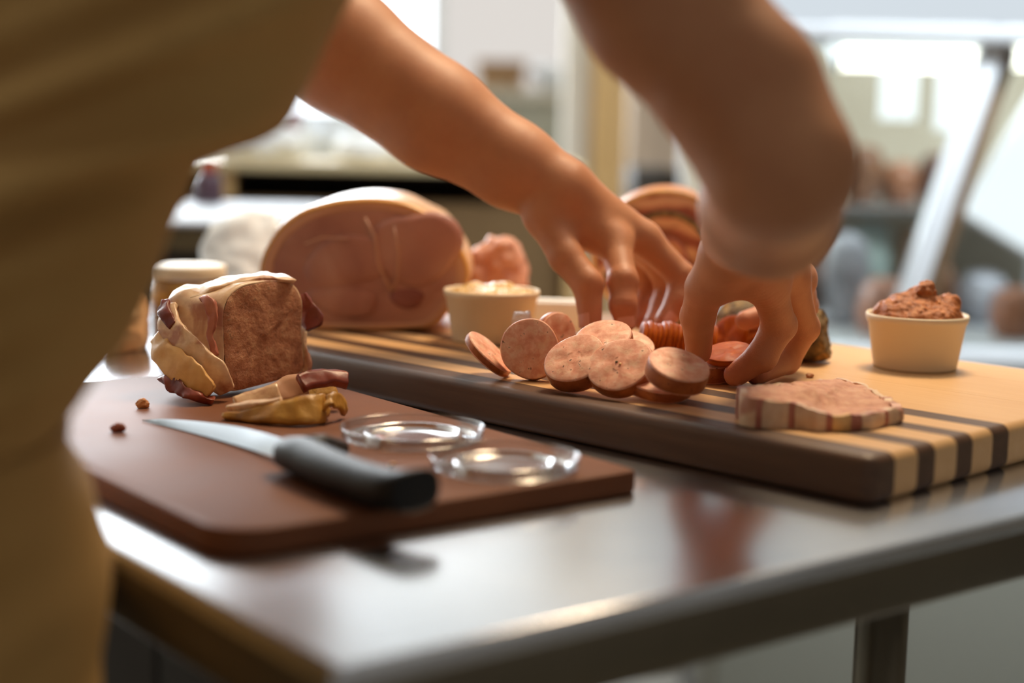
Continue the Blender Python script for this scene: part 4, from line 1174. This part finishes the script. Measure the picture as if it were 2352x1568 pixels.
# fingernails
def nail(fg, upv, name='fingernail'):
    a_, b_ = fg[-2][0], fg[-1][0]; ax = unit(b_ - a_); n_ = unit(upv - ax * (upv @ ax)); s_ = np.cross(ax, n_); r_ = fg[-1][1]
    rings = []
    for k in np.linspace(-.7, .75, 7):
        wv = .72 * math.sqrt(max(.15, 1 - (k * .9) ** 4)); c_ = b_ + ax * r_ * (k * .95 - .1)
        ph = np.linspace(-wv, wv, 7)
        rad_ = r_ * (1.03 if k < .6 else .97) + .0002
        rings.append(np.array([c_ + (n_ * math.cos(x * 1.1) + s_ * math.sin(x * 1.1)) * rad_ for x in ph]))
    V, Fc = loft(rings, False)
    obj(name, V, Fc, MT['nail'], body)
MT['nail'] = plain('fingernail', (214, 150, 128), 0.3)
for fg, uv in ((lfing[0], cdir(0, .3, 1)), (lfing[1], cdir(.6, .3, .5)), (lth, cdir(-.8, .2, .6)), (rfing[0], cdir(.3, -.2, -.6)), (rfing[1], cdir(.3, -.2, -.6)), (rth, cdir(-.8, .1, -.5))):
    nail(fg, uv)
hp_ = []
def fn_h(p):
    d = ell_sdf(p, frame3(hd_ + np.array([0, 0, .018]) - FV * .012, FV, SV, EZ), (.102, .083, .116))
    d = d + .003 * vnoise(p, 60, 2)
    return np.maximum(d, (p - hd_) @ FV * .9 - (p - hd_)[:, 2] * .75 - .012)
V, Fc = sdf_mesh(fn_h, hd_ - .15, hd_ + .17, .006); obj('hair', V, Fc, MT['hair'], person)

# --- clothing: shirt, apron, trousers
prof = [(.80, .073), (.84, .073), (.87, .074), (.90, .079), (.915, .078), (.93, .075), (.94, .072), (.95, .066), (.96, .059), (.97, .060), (.98, .070), (.99, .078), (1.0, .087), (1.01, .094), (1.03, .105), (1.05, .112), (1.06, .116),
        (1.07, .121), (1.08, .127), (1.085, .141), (1.09, .157), (1.095, .165), (1.10, .170), (1.11, .176), (1.12, .182), (1.15, .198), (1.20, .224), (1.27, .25), (1.34, .268), (1.40, .275), (1.44, .272)]
aw = [(.8, .17), (1.15, .17), (1.27, .165), (1.34, .15), (1.40, .11), (1.44, .075)]
bw = [(.8, .115), (1.15, .115), (1.27, .115), (1.34, .105), (1.40, .085), (1.44, .065)]
def cl_ring(z, grow=0.0, fold=1.0, n=160):
    s_ = np.interp(z, [q[0] for q in prof], [q[1] for q in prof]); a_ = np.interp(z, *zip(*aw)) + grow; b_ = np.interp(z, *zip(*bw)) + grow
    tt = np.linspace(0, 2 * math.pi, n, endpoint=False)
    ct, st = np.cos(tt), np.sin(tt)
    arc = ct * .17          # + toward own right side
    f_ = st * .115
    q = z - .62 * (.792 * f_ + .61 * arc)
    fold_ = fold * (.0062 * np.sin(q * 118 + 1.6 * np.sin(z * 11 + arc * 7)) * (.6 + .4 * np.sin(q * 37 + 1)) + .0028 * np.sin(q * 211 + arc * 9 + f_ * 12) + .0022 * vnoise(np.c_[ct * 2, st * 2, np.full(n, z * 9)], 1.0, 4))
    vis = np.clip(1.7 - st * ct * 3.4, .12, 1.5)          # keep folds shallow along the front-right contour
    rr_ = 1 + (fold_ * vis) / .14
    return C0 + np.array([0, 0, z]) + FV * s_ + (ct * a_ * rr_)[:, None] * SV + (st * b_ * rr_)[:, None] * FV
zs = np.r_[np.arange(.945, 1.08, .006), np.arange(1.08, 1.12, .003), np.arange(1.12, 1.44, .008), 1.44]
V, Fc = loft([cl_ring(z) for z in zs]); Fc = [f for f in Fc]
sl = []
def sleeve(p0, p1, frac, r0, r1):
    e_ = p0 + (p1 - p0) * frac; pts = [p0 + (e_ - p0) * k for k in np.linspace(-.15, 1, 10)]
    rd = list(np.linspace(r0, r1, 10)); Vv, Ff = tube(pts, rd, 32, cap=False)
    Vv = Vv + (.003 * vnoise(Vv, 28, 5))[:, None]
    Vi, Fi = tube(pts[::-1], [r * .96 for r in rd[::-1]], 32, cap=False)
    return join((Vv, Ff), (Vi, Fi))
parts = [(V, Fc), sleeve(RA['sh'], J(1540, 10, .735), .72, .074, .064), sleeve(LA['sh'], LA['el'], .62, .072, .064)]
shirt = obj('shirt', *join(*parts), MT['khaki'], person)
# apron: lower wrap with flared panel and a waist tie
def ap_ring(z, n=160):
    R_ = cl_ring(max(z, .80), .0045, .6, n)
    R_[:, 2] = z
    if z < .8:
        tt = np.linspace(0, 2 * math.pi, n, endpoint=False)
        R_ += ((.80 - z) * (.02 + .012 * np.sin(9 * tt) + .008 * np.sin(5 * tt + 2)))[:, None] * (np.cos(tt)[:, None] * SV + np.minimum(np.sin(tt), .2)[:, None] * FV)
    return R_
zs = np.r_[np.arange(.42, .80, .02), np.arange(.80, .962, .006)]
V, Fc = loft([ap_ring(z) for z in zs]); ap = obj('apron', V, Fc, MT['apron'], person)
V, Fc = loft([cl_ring(z, g, .3) for z, g in ((.955, .004), (.956, .005), (.960, .0055), (.966, .0055), (.971, .005), (.972, .002))]); obj('apron_tie', V, Fc, MT['apron'], person)
for k in (0, 1):
    tube_p = [hips[k] + np.array([0, 0, .03]), hips[k] * .5 + knees[k] * .5, knees[k], knees[k] * .5 + ank[k] * .5, ank[k] + np.array([0, 0, .0])]
    V, Fc = tube(cr_curve(tube_p, 24), list(np.interp(np.linspace(0, 4, 24), [0, 1, 2, 3, 4], [.088, .080, .068, .064, .060])), 32, cap=False)
    V = V + (.003 * vnoise(V, 18, 7 + k))[:, None] * SV
    obj('trouser_leg', V, Fc, MT['trouser'], person)
    f0 = ank[k] * np.array([1, 1, 0])
    def fn_s(p):
        d = cap_sdf(p, f0 - FV * .03 + EZ * .05, f0 + FV * .16 + EZ * .04, .05, .042)
        d = smin(d, cap_sdf(p, f0 + EZ * .05, f0 + EZ * .11, .048, .046), .02)
        return np.maximum(d, .001 - p[:, 2])
    V, Fc = sdf_mesh(fn_s, f0 - .12 - EZ * .02, f0 + .26, .006); obj('shoe', V, Fc, MT['shoe'], person)

# ------------------------------------------------------------------ background of the shop
def rect(px0, py0, px1, py1, d, depth, bevel=0.0):
    """upright box facing the room front whose near face spans these pixels at distance d"""
    cx, cy = (px0 + px1) / 2, (py0 + py1) / 2
    x0 = at(px0, cy, d)[0]; x1 = at(px1, cy, d)[0]; z1 = at(cx, py0, d)[2]; z0 = at(cx, py1, d)[2]; y = at(cx, cy, d)[1]
    return (x0, x1, y, y + depth, z0, z1)
def rbx(*a, bevel=0.0, **k):
    return bx(*rect(*a), bevel)

# low prep cabinet just beyond the table, left
x0, x1 = at(60, 520, 1.87)[0], at(632, 520, 1.87)[0]; yf = at(400, 520, 1.87)[1]
zt_ = at(500, 512, 1.87)[2]
cab = thing('prep_cabinet', ((x0 + x1) / 2, yf + .25, 0), 'low dark cabinet with pale grey top beyond the jar', 'cabinet')
obj('enamel_top', *bx(x0, x1, yf, yf + .50, zt_ - .006, zt_, .002), MT['pale_grey'], cab, True, auto=30)
obj('top_edge', *bx(x0, x1, yf + .002, yf + .49, zt_ - .034, zt_ - .007), MT['olive'], cab, False)
obj('body', *bx(x0 + .01, x1 - .01, yf + .02, yf + .48, .06, zt_ - .035), MT['dark'], cab, False)
obj('door', *bx(x0 + .02, (x0 + x1) / 2 - .003, yf + .008, yf + .02, .10, zt_ - .05, .002), MT['dark'], cab, True, auto=30)
obj('door', *bx((x0 + x1) / 2 + .003, x1 - .02, yf + .008, yf + .02, .10, zt_ - .05, .002), MT['dark'], cab, True, auto=30)
# bottle on the cabinet
bp = at(478, 462, 2.30); bp[2] = zt_
bt = thing('sauce_bottle', bp, 'small dark bottle with orange cap on the low cabinet', 'bottle')
M = frame3(bp, [1, 0, 0], [0, 1, 0], EZ)
obj('bottle_body', *lathe([(.001, 0), (.020, 0), (.022, .003), (.022, .036), (.016, .043), (.010, .046)], 28, M), plain('plum_glass', (86, 62, 72), .3), bt)
obj('cap', *lathe([(.011, .044), (.0125, .044), (.0135, .050), (.013, .062), (.009, .066), (.0001, .067)], 24, M), plain('orange_cap', (178, 74, 40), .45), bt)

# back counter
d = 2.62
xl, xr = at(300, 380, d)[0], at(1345, 380, d)[0]; yf = at(700, 375, d)[1]
zt_ = at(760, 372, d)[2]
ctr_ = thing('back_counter', ((xl + xr) / 2, yf + .3, 0), 'long counter with cream top and dark open shelf behind the ham', 'counter')
obj('worktop', *bx(xl, xr, yf, yf + .55, zt_ - .017, zt_, .003), MT['cream_top'], ctr_, True, auto=30)
zs1 = at(760, 462, d)[2]
obj('front_panel', *bx(xl + .01, xr - .01, yf + .03, yf + .05, .08, zs1), MT['brown_panel'], ctr_, False)
obj('shelf_board', *bx(xl + .01, xr - .01, yf + .05, yf + .5, zs1 - .02, zs1 - .002), MT['dark'], ctr_, False)
obj('back_panel', *bx(xl + .01, xr - .01, yf + .5, yf + .52, .08, zt_ - .018), MT['dark'], ctr_, False)
xa, xb = at(500, 420, d)[0], at(532, 420, d)[0]
obj('upright', *bx(xa, xb, yf + .01, yf + .04, zs1, zt_ - .017), MT['tan_wood'], ctr_, False)
obj('side_panel', *bx(xr - .03, xr - .011, yf + .01, yf + .5, 0, zt_ - .018), MT['tan_wood'], ctr_, False)
obj('side_panel', *bx(xl, xl + .02, yf + .01, yf + .5, 0, zt_ - .018), MT['dark'], ctr_, False)
# things on the back counter
for i, (px, d2, rx, rz, lab) in enumerate(((600, 2.75, .075, .042, 'crumpled white paper on the counter nearest the apron'), (840, 2.75, .055, .030, 'small crumpled white paper on the counter under the forearm'), (935, 2.80, .035, .022, 'smallest crumpled white paper on the counter, right of the others'))):
    c = at(px, 350, d2)
    crumple('crumpled_paper', (c[0], c[1], zt_ + rz * .6), (rx, .07, rz), MT['paper'], lab, 'paper', 30 + i, zt_, .005)
for i, (px, r, h_, lab) in enumerate(((668, .026, .085, 'red-brown jar left of the two white-painted glasses on the counter'), (715, .030, .075, 'glass on the counter beside the red-brown jar, bright glints painted white'), (775, .030, .06, 'glass further right on the counter, bright glints painted white'))):
    p_ = at(px, 320, 2.95); p_[2] = zt_
    M = frame3(p_, [1, 0, 0], [0, 1, 0], EZ)
    if i == 0:
        rt = thing('spice_jar', p_, lab, 'jar')
        obj('jar_body', *lathe([(.001, 0), (r, 0), (r, h_ * .75), (r * .8, h_ * .8)], 24, M), plain('red_brown_jar', (128, 62, 54), .4), rt)
        obj('lid', *lathe([(r * .8, h_ * .78), (r * .86, h_ * .8), (r * .86, h_), (.0001, h_)], 24, M), plain('plum_lid', (140, 110, 118), .4), rt)
    else:
        rt = thing('glint_glass', p_, lab, 'cup')  # clear glass made plain white to carry its bright glints
        obj('cup_wall', *lathe([(.001, .004), (r * .8, .004), (r, h_), (r * .97, h_), (r * .76, .008), (.001, .008)], 32, M), MT['white_metal'], rt)
        obj('base', *lathe([(.001, 0), (r * .82, 0), (r * .83, .004), (.001, .004)], 32, M), MT['white_metal'], rt)

# shelf unit under the right window with basket, bowl, plant
d = 4.6
sx0, sx1 = at(1030, 300, d)[0], at(1300, 300, d)[0]; ys = at(1150, 250, d)[1]; zsh = at(1150, 205, d)[2]
su = thing('window_shelf', ((sx0 + sx1) / 2, ys + .2, 0), 'grey-green open cupboard below the window in the distance', 'shelf')
obj('top_board', *bx(sx0, sx1, ys, ys + .4, zsh - .03, zsh, .003), plain('pale_board', (190, 184, 168), .6), su, True, auto=30)
gg = plain('grey_green_paint', (152, 154, 136), .6, 0, (3, (166, 164, 150)))
obj('front_panel', *bx(sx0, sx1, ys + .03, ys + .06, 0, zsh - .03), gg, su, False)
obj('side_panel', *bx(sx0, sx0 + .03, ys + .06, ys + .4, 0, zsh - .03), gg, su, False)
obj('side_panel', *bx(sx1 - .03, sx1, ys + .06, ys + .4, 0, zsh - .03), gg, su, False)
xa, xb = at(1098, 170, d)[0], at(1205, 170, d)[0]; zb = at(1160, 138, d)[2]
bk = thing('cardboard_box', ((xa + xb) / 2, ys + .15, zsh), 'brown cardboard box on the distant window shelf', 'box')
obj('box_body', *bx(xa, xb, ys + .05, ys + .28, zsh, zb - .012, .003), plain('cardboard', (158, 126, 92), .8), bk, True, auto=30)
obj('box_lid', *bx(xa - .006, xb + .006, ys + .044, ys + .286, zb - .026, zb, .003), plain('cardboard_lid', (148, 112, 76), .8), bk, True, auto=30)
bc = at(1272, 195, d); bc[1] = ys + .12; bc[2] = zsh
bo = thing('white_bowl', bc, 'round white bowl beside the cardboard box on the window shelf', 'bowl')
M = frame3(bc, [1, 0, 0], [0, 1, 0], EZ)
obj('bowl_wall', *lathe([(.001, .008), (.030, .008), (.055, .03), (.07, .072), (.067, .073), (.052, .034), (.028, .012), (.001, .012)], 40, M), MT['white_metal'], bo)
obj('foot', *lathe([(.001, 0), (.032, 0), (.030, .010), (.001, .010)], 32, M), MT['white_metal'], bo)

# white pillar and tan post, distant wall pieces
d = 3.7
p = rect(1296, -500, 1362, 900, d, .12); p = (*p[:4], 0.0, 3.0)
pl = thing('white_pillar', ((p[0] + p[1]) / 2, (p[2] + p[3]) / 2, 0), 'off-white square pillar beside the tan post', 'pillar')
obj('shaft', *bx(*p, .004), MT['wall'], pl, True, auto=30); obj('base', *bx(p[0] - .01, p[1] + .0, p[2] - .01, p[3] + .01, 0, .1, .003), MT['wall'], pl, True, auto=30)
p2 = rect(1364, -500, 1442, 900, d - .05, .10); p2 = (*p2[:4], 0.0, 3.0)
tp = thing('wooden_post', ((p2[0] + p2[1]) / 2, (p2[2] + p2[3]) / 2, 0), 'tan pine post between the left hand and the pillar', 'post')
obj('shaft', *bx(*p2, .004), MT['tan_wood'], tp, True, auto=30); obj('base', *bx(p2[0] - .0, p2[1] + .01, p2[2] - .01, p2[3] + .01, 0, .1, .003), MT['tan_wood'], tp, True, auto=30)
d = 4.2
q = rect(1450, 60, 1600, 370, d, .3)
tw = thing('taupe_cupboard', ((q[0] + q[1]) / 2, q[2] + .15, 0), 'taupe tall cupboard seen between the two arms', 'cupboard')
tm = plain('taupe_paint', (172, 152, 132), .7)
obj('body', *bx(q[0], q[1], q[2], q[3], 0, q[5], .003), tm, tw, True, auto=30)
obj('door', *bx(q[0] + .01, (q[0] + q[1]) / 2 - .003, q[2] - .012, q[2] - .001, .08, q[5] - .02, .002), tm, tw, True, auto=30)
obj('door', *bx((q[0] + q[1]) / 2 + .003, q[1] - .01, q[2] - .012, q[2] - .001, .08, q[5] - .02, .002), tm, tw, True, auto=30)
q = rect(1452, 388, 1560, 480, 3.2, .25)
bkc = thing('dark_crate', ((q[0] + q[1]) / 2, q[2] + .1, 0), 'dark box stand behind the rolled pork', 'box')
obj('crate', *bx(q[0], q[1], q[2], q[3], q[4], q[5], .003), MT['dark'], bkc, True, auto=30)
obj('stand', *bx(q[0] - .02, q[1] + .02, q[2], q[3], 0, q[4], .003), MT['brown_panel'], bkc, True, auto=30)
q = rect(1572, -500, 1628, 900, 3.4, .05)
dp = thing('white_door_post', ((q[0] + q[1]) / 2, q[2], 0), 'narrow white post just left of the near forearm', 'post')
obj('shaft', *bx(*q[:4], 0, 3.0, .003), MT['white'], dp, True, auto=30); obj('base', *bx(q[0] - .008, q[1] + .008, q[2] - .008, q[3] + .008, 0, .1, .003), MT['white'], dp, True, auto=30)

# ---------------------------------------------------------------- refrigerated display case
d = 2.35
case = thing('display_case', (at(2150, 500, d)[0], at(2150, 500, d)[1] + .3, 0), 'white framed refrigerated meat display case with slanted front post', 'display case')
yc = at(2150, 500, d)[1]
cx0, cx1 = at(1700, 100, d)[0], at(2900, 100, d)[0]
ztop = at(2100, 62, d)[2]; zlo = at(2100, 98, d)[2]; zup = at(2100, -60, d)[2]
obj('top_rail', *bx(cx0, cx1, yc, yc + .06, zlo, ztop, .004), MT['white_metal'], case, True, auto=30)
def bar(p0, p1, w_, t_, mat, name):
    p0 = np.array(p0); p1 = np.array(p1); ez = unit(p1 - p0); ey = unit(np.array([0, 1.0, 0]) - ez * ez[1]); ex = np.cross(ey, ez)
    V, Fc = rbox((w_, t_, np.linalg.norm(p1 - p0)), .002, 2); obj(name, xf(V, frame3(p0, ex, ey, ez)), Fc, mat, case, True, auto=30)
bar(at(2068, 740, d), at(2283, 96, d), .033, .03, MT['white_metal'], 'slanted_post')
bar(at(2112, 740, d + .02), at(2316, 110, d + .02), .022, .03, MT['post_shade'], 'post_shade_strip')  # brown strip stands in for the shadow side of the post
zdeck = at(2100, 800, d)[2]
obj('deck', *bx(cx0, cx1, yc - .02, yc + .75, zdeck - .03, zdeck, .003), MT['white_metal'], case, True, auto=30)
obj('base_panel', *bx(cx0, cx1, yc + .02, yc + .72, .12, zdeck - .03, .004), plain('case_base_grey', (142, 143, 134), .5), case, True, auto=30)
obj('kick_plate', *bx(cx0 + .02, cx1 - .02, yc + .05, yc + .7, 0, .12), MT['dark'], case, False)
obj('back_wall', *bx(cx0, cx1, yc + .73, yc + .75, zdeck, ztop), plain('case_liner', (190, 180, 160), .5, 0, (3, (168, 156, 134))), case, False)
gz0 = at(1900, 470, d + .35)[2]
obj('shelf', *bx(cx0 + .02, cx1 - .02, yc + .35, yc + .72, gz0 - .012, gz0, .002), MT['steel'], case, True, auto=30)
# front glass pane between the deck edge and the top rail
g0, g1 = cx0 + .01, cx1 - .01
V = np.array([[g0, yc - .005, zdeck], [g1, yc - .005, zdeck], [g1, yc + .05, zlo], [g0, yc + .05, zlo], [g0, yc + .001, zdeck], [g1, yc + .001, zdeck], [g1, yc + .056, zlo], [g0, yc + .056, zlo]])
obj('front_glass', V, [(0, 1, 2, 3), (7, 6, 5, 4), (0, 4, 5, 1), (1, 5, 6, 2), (2, 6, 7, 3), (3, 7, 4, 0)], MT['glass'], case, False)
# tube lights under the top rail
for (a_, b_, lab) in ((1915, 2268, 'glowing tube light under the top rail of the display case'), (2312, 2800, 'second glowing tube light right of the slanted post')):
    pa, pb = at(a_, 132, d + .12), at(b_, 132, d + .12)
    tl = thing('tube_light', (pa + pb) / 2, lab, 'light', 'tube lights in the display case')
    obj('tube', *tube([[pa[0], pa[1], pa[2]], [pb[0], pa[1], pa[2]]], .017, 18), MT['tube'], tl)
    for e_ in (pa, pb): obj('end_cap', *tube([[e_[0] - .01, pa[1], pa[2]], [e_[0] + .01, pa[1], pa[2]]], .019, 14), MT['white'], tl)
    obj('holder', *bx(min(pa[0], pb[0]), max(pa[0], pb[0]), pa[1] - .015, pa[1] + .015, pa[2] + .018, ztop + .012), MT['white'], tl, False)
# meats in the case
pal = [((150, 96, 62), 'brown'), ((206, 142, 116), 'pink'), ((120, 78, 48), 'dark brown'), ((196, 142, 84), 'golden'), ((172, 190, 184), 'pale green'), ((98, 60, 44), 'deep brown'), ((214, 186, 156), 'cream'), ((180, 112, 74), 'tan'), ((176, 178, 188), 'grey-white')]
def case_item(px, d2, zb, rx, rz, k, where, cat='meat'):
    c = at(px, 500, d2); nm = pal[k][1]
    m_ = plain('case_' + nm.replace(' ', '_').replace('-', '_'), pal[k][0], .45, 0, (25, tuple(int(v * .8) for v in pal[k][0])), .3)
    rough_lump('cured_meat' if cat == 'meat' else 'wrapped_parcel', (c[0], c[1], zb + rz * .85), (rx, .05, rz), m_, '%s %s %s' % (nm, 'piece of meat' if cat == 'meat' else 'wrapped parcel', where), cat, 'blurred goods in the display case', int(px), .15, 1.2, .4, base=zb, h=.008)
for (px, rx, rz, k, wh) in ((1880, .036, .055, 6, 'on the case shelf by the near elbow'), (1975, .034, .055, 2, 'in the middle of the case shelf'), (2060, .032, .04, 0, 'on the case shelf left of the slanted post'), (2150, .036, .05, 5, 'on the case shelf behind the slanted post')):
    case_item(px, d + .55, gz0, rx, rz, k, wh)
for (px, dd, rx, rz, k, wh, ct) in ((1845, .30, .036, .05, 5, 'at the left end of the case deck', 'meat'), (1950, .24, .036, .085, 8, 'standing left in the case', 'parcel'), (1995, .43, .045, .092, 4, 'in the middle of the case deck', 'parcel'), (2040, .12, .040, .05, 1, 'at the front of the case deck', 'meat'), (2112, .45, .034, .088, 3, 'stacked behind the slanted post', 'meat'), (2155, .27, .034, .06, 2, 'right of the slanted post low down', 'meat'), (2265, .30, .040, .05, 8, 'low behind the right cup', 'parcel'), (2340, .12, .036, .045, 7, 'at the right edge of the deck', 'meat'), (1870, .50, .036, .09, 7, 'at the back left of the case deck', 'meat')):
    case_item(px, d + dd, zdeck, rx, rz, k, wh, ct)
# white price sheets hanging in the upper case
for (a_, b_, t_, u_, lab) in ((2022, 2108, 150, 275, 'white sheet hanging high in the case left of the post'), (2150, 2262, 160, 300, 'larger white sheet hanging in the case against the slanted post')):
    q = rect(a_, t_, b_, u_, d + .3, .004)
    sh_ = thing('hanging_sheet', ((q[0] + q[1]) / 2, q[2], q[4]), lab, 'paper', 'white sheets hanging in the display case')
    obj('sheet', *bx(*q), MT['white'], sh_, False); obj('clip', *bx((q[0] + q[1]) / 2 - .01, (q[0] + q[1]) / 2 + .01, q[2] - .004, q[3] + .004, q[5] - .01, ztop), MT['white_metal'], sh_, False)
# glowing panel made up for the bright white shape right of the post
lb0 = at(2330, 470, d + .25)
lbx = thing('added_glow_panel', lb0, 'added glowing white tilted panel right of the slanted post', 'light')
ez = unit(cdir(.50, .82, 0)); ex = unit(cdir(.82, -.57, 0)); ex = unit(ex - ez * (ex @ ez)); ey = np.cross(ez, ex)
V, Fc = rbox((.30, .02, .24), .004, 2); Mx = frame3(at(2215, 486, d + .25) + ex * .15 + np.zeros(3), ex, ey, ez)
obj('face', xf(V, Mx), Fc, MT['panel_glow'], lbx, True, auto=30)
V, Fc = rbox((.31, .018, .25), .004, 2); Mx = frame3(at(2215, 486, d + .25) + ex * .15 - _f * -.014 - ez * .005, ex, ey, ez)
obj('housing', xf(V, Mx), Fc, MT['white'], lbx, True, auto=30)

pm = at(2300, 560, d + .27)
obj('bracket', *tube([[pm[0] + .06, pm[1] + .02, zdeck], [pm[0] + .06, pm[1] + .02, pm[2] - .02], pm + np.array([.06, .014, .02])], .008, 12), MT['white_metal'], lbx)
# bin on the undershelf of the table
p = K0 + EX * .45 + EY * .22
bn = thing('storage_bin', (p[0], p[1], .385), 'olive storage bin on the table undershelf', 'bin')
M = frame3(np.array([p[0], p[1], .385]), EX, EY, EZ)
V, Fc = rbox((.34, .26, .15), .012, 3); obj('tub', xf(V, M), Fc, MT['olive'], bn, True, auto=30)
V, Fc = rbox((.36, .28, .015), .004, 2); obj('lid', xf(V + np.array([0, 0, .15]), M), Fc, MT['olive'], bn, True, auto=30)
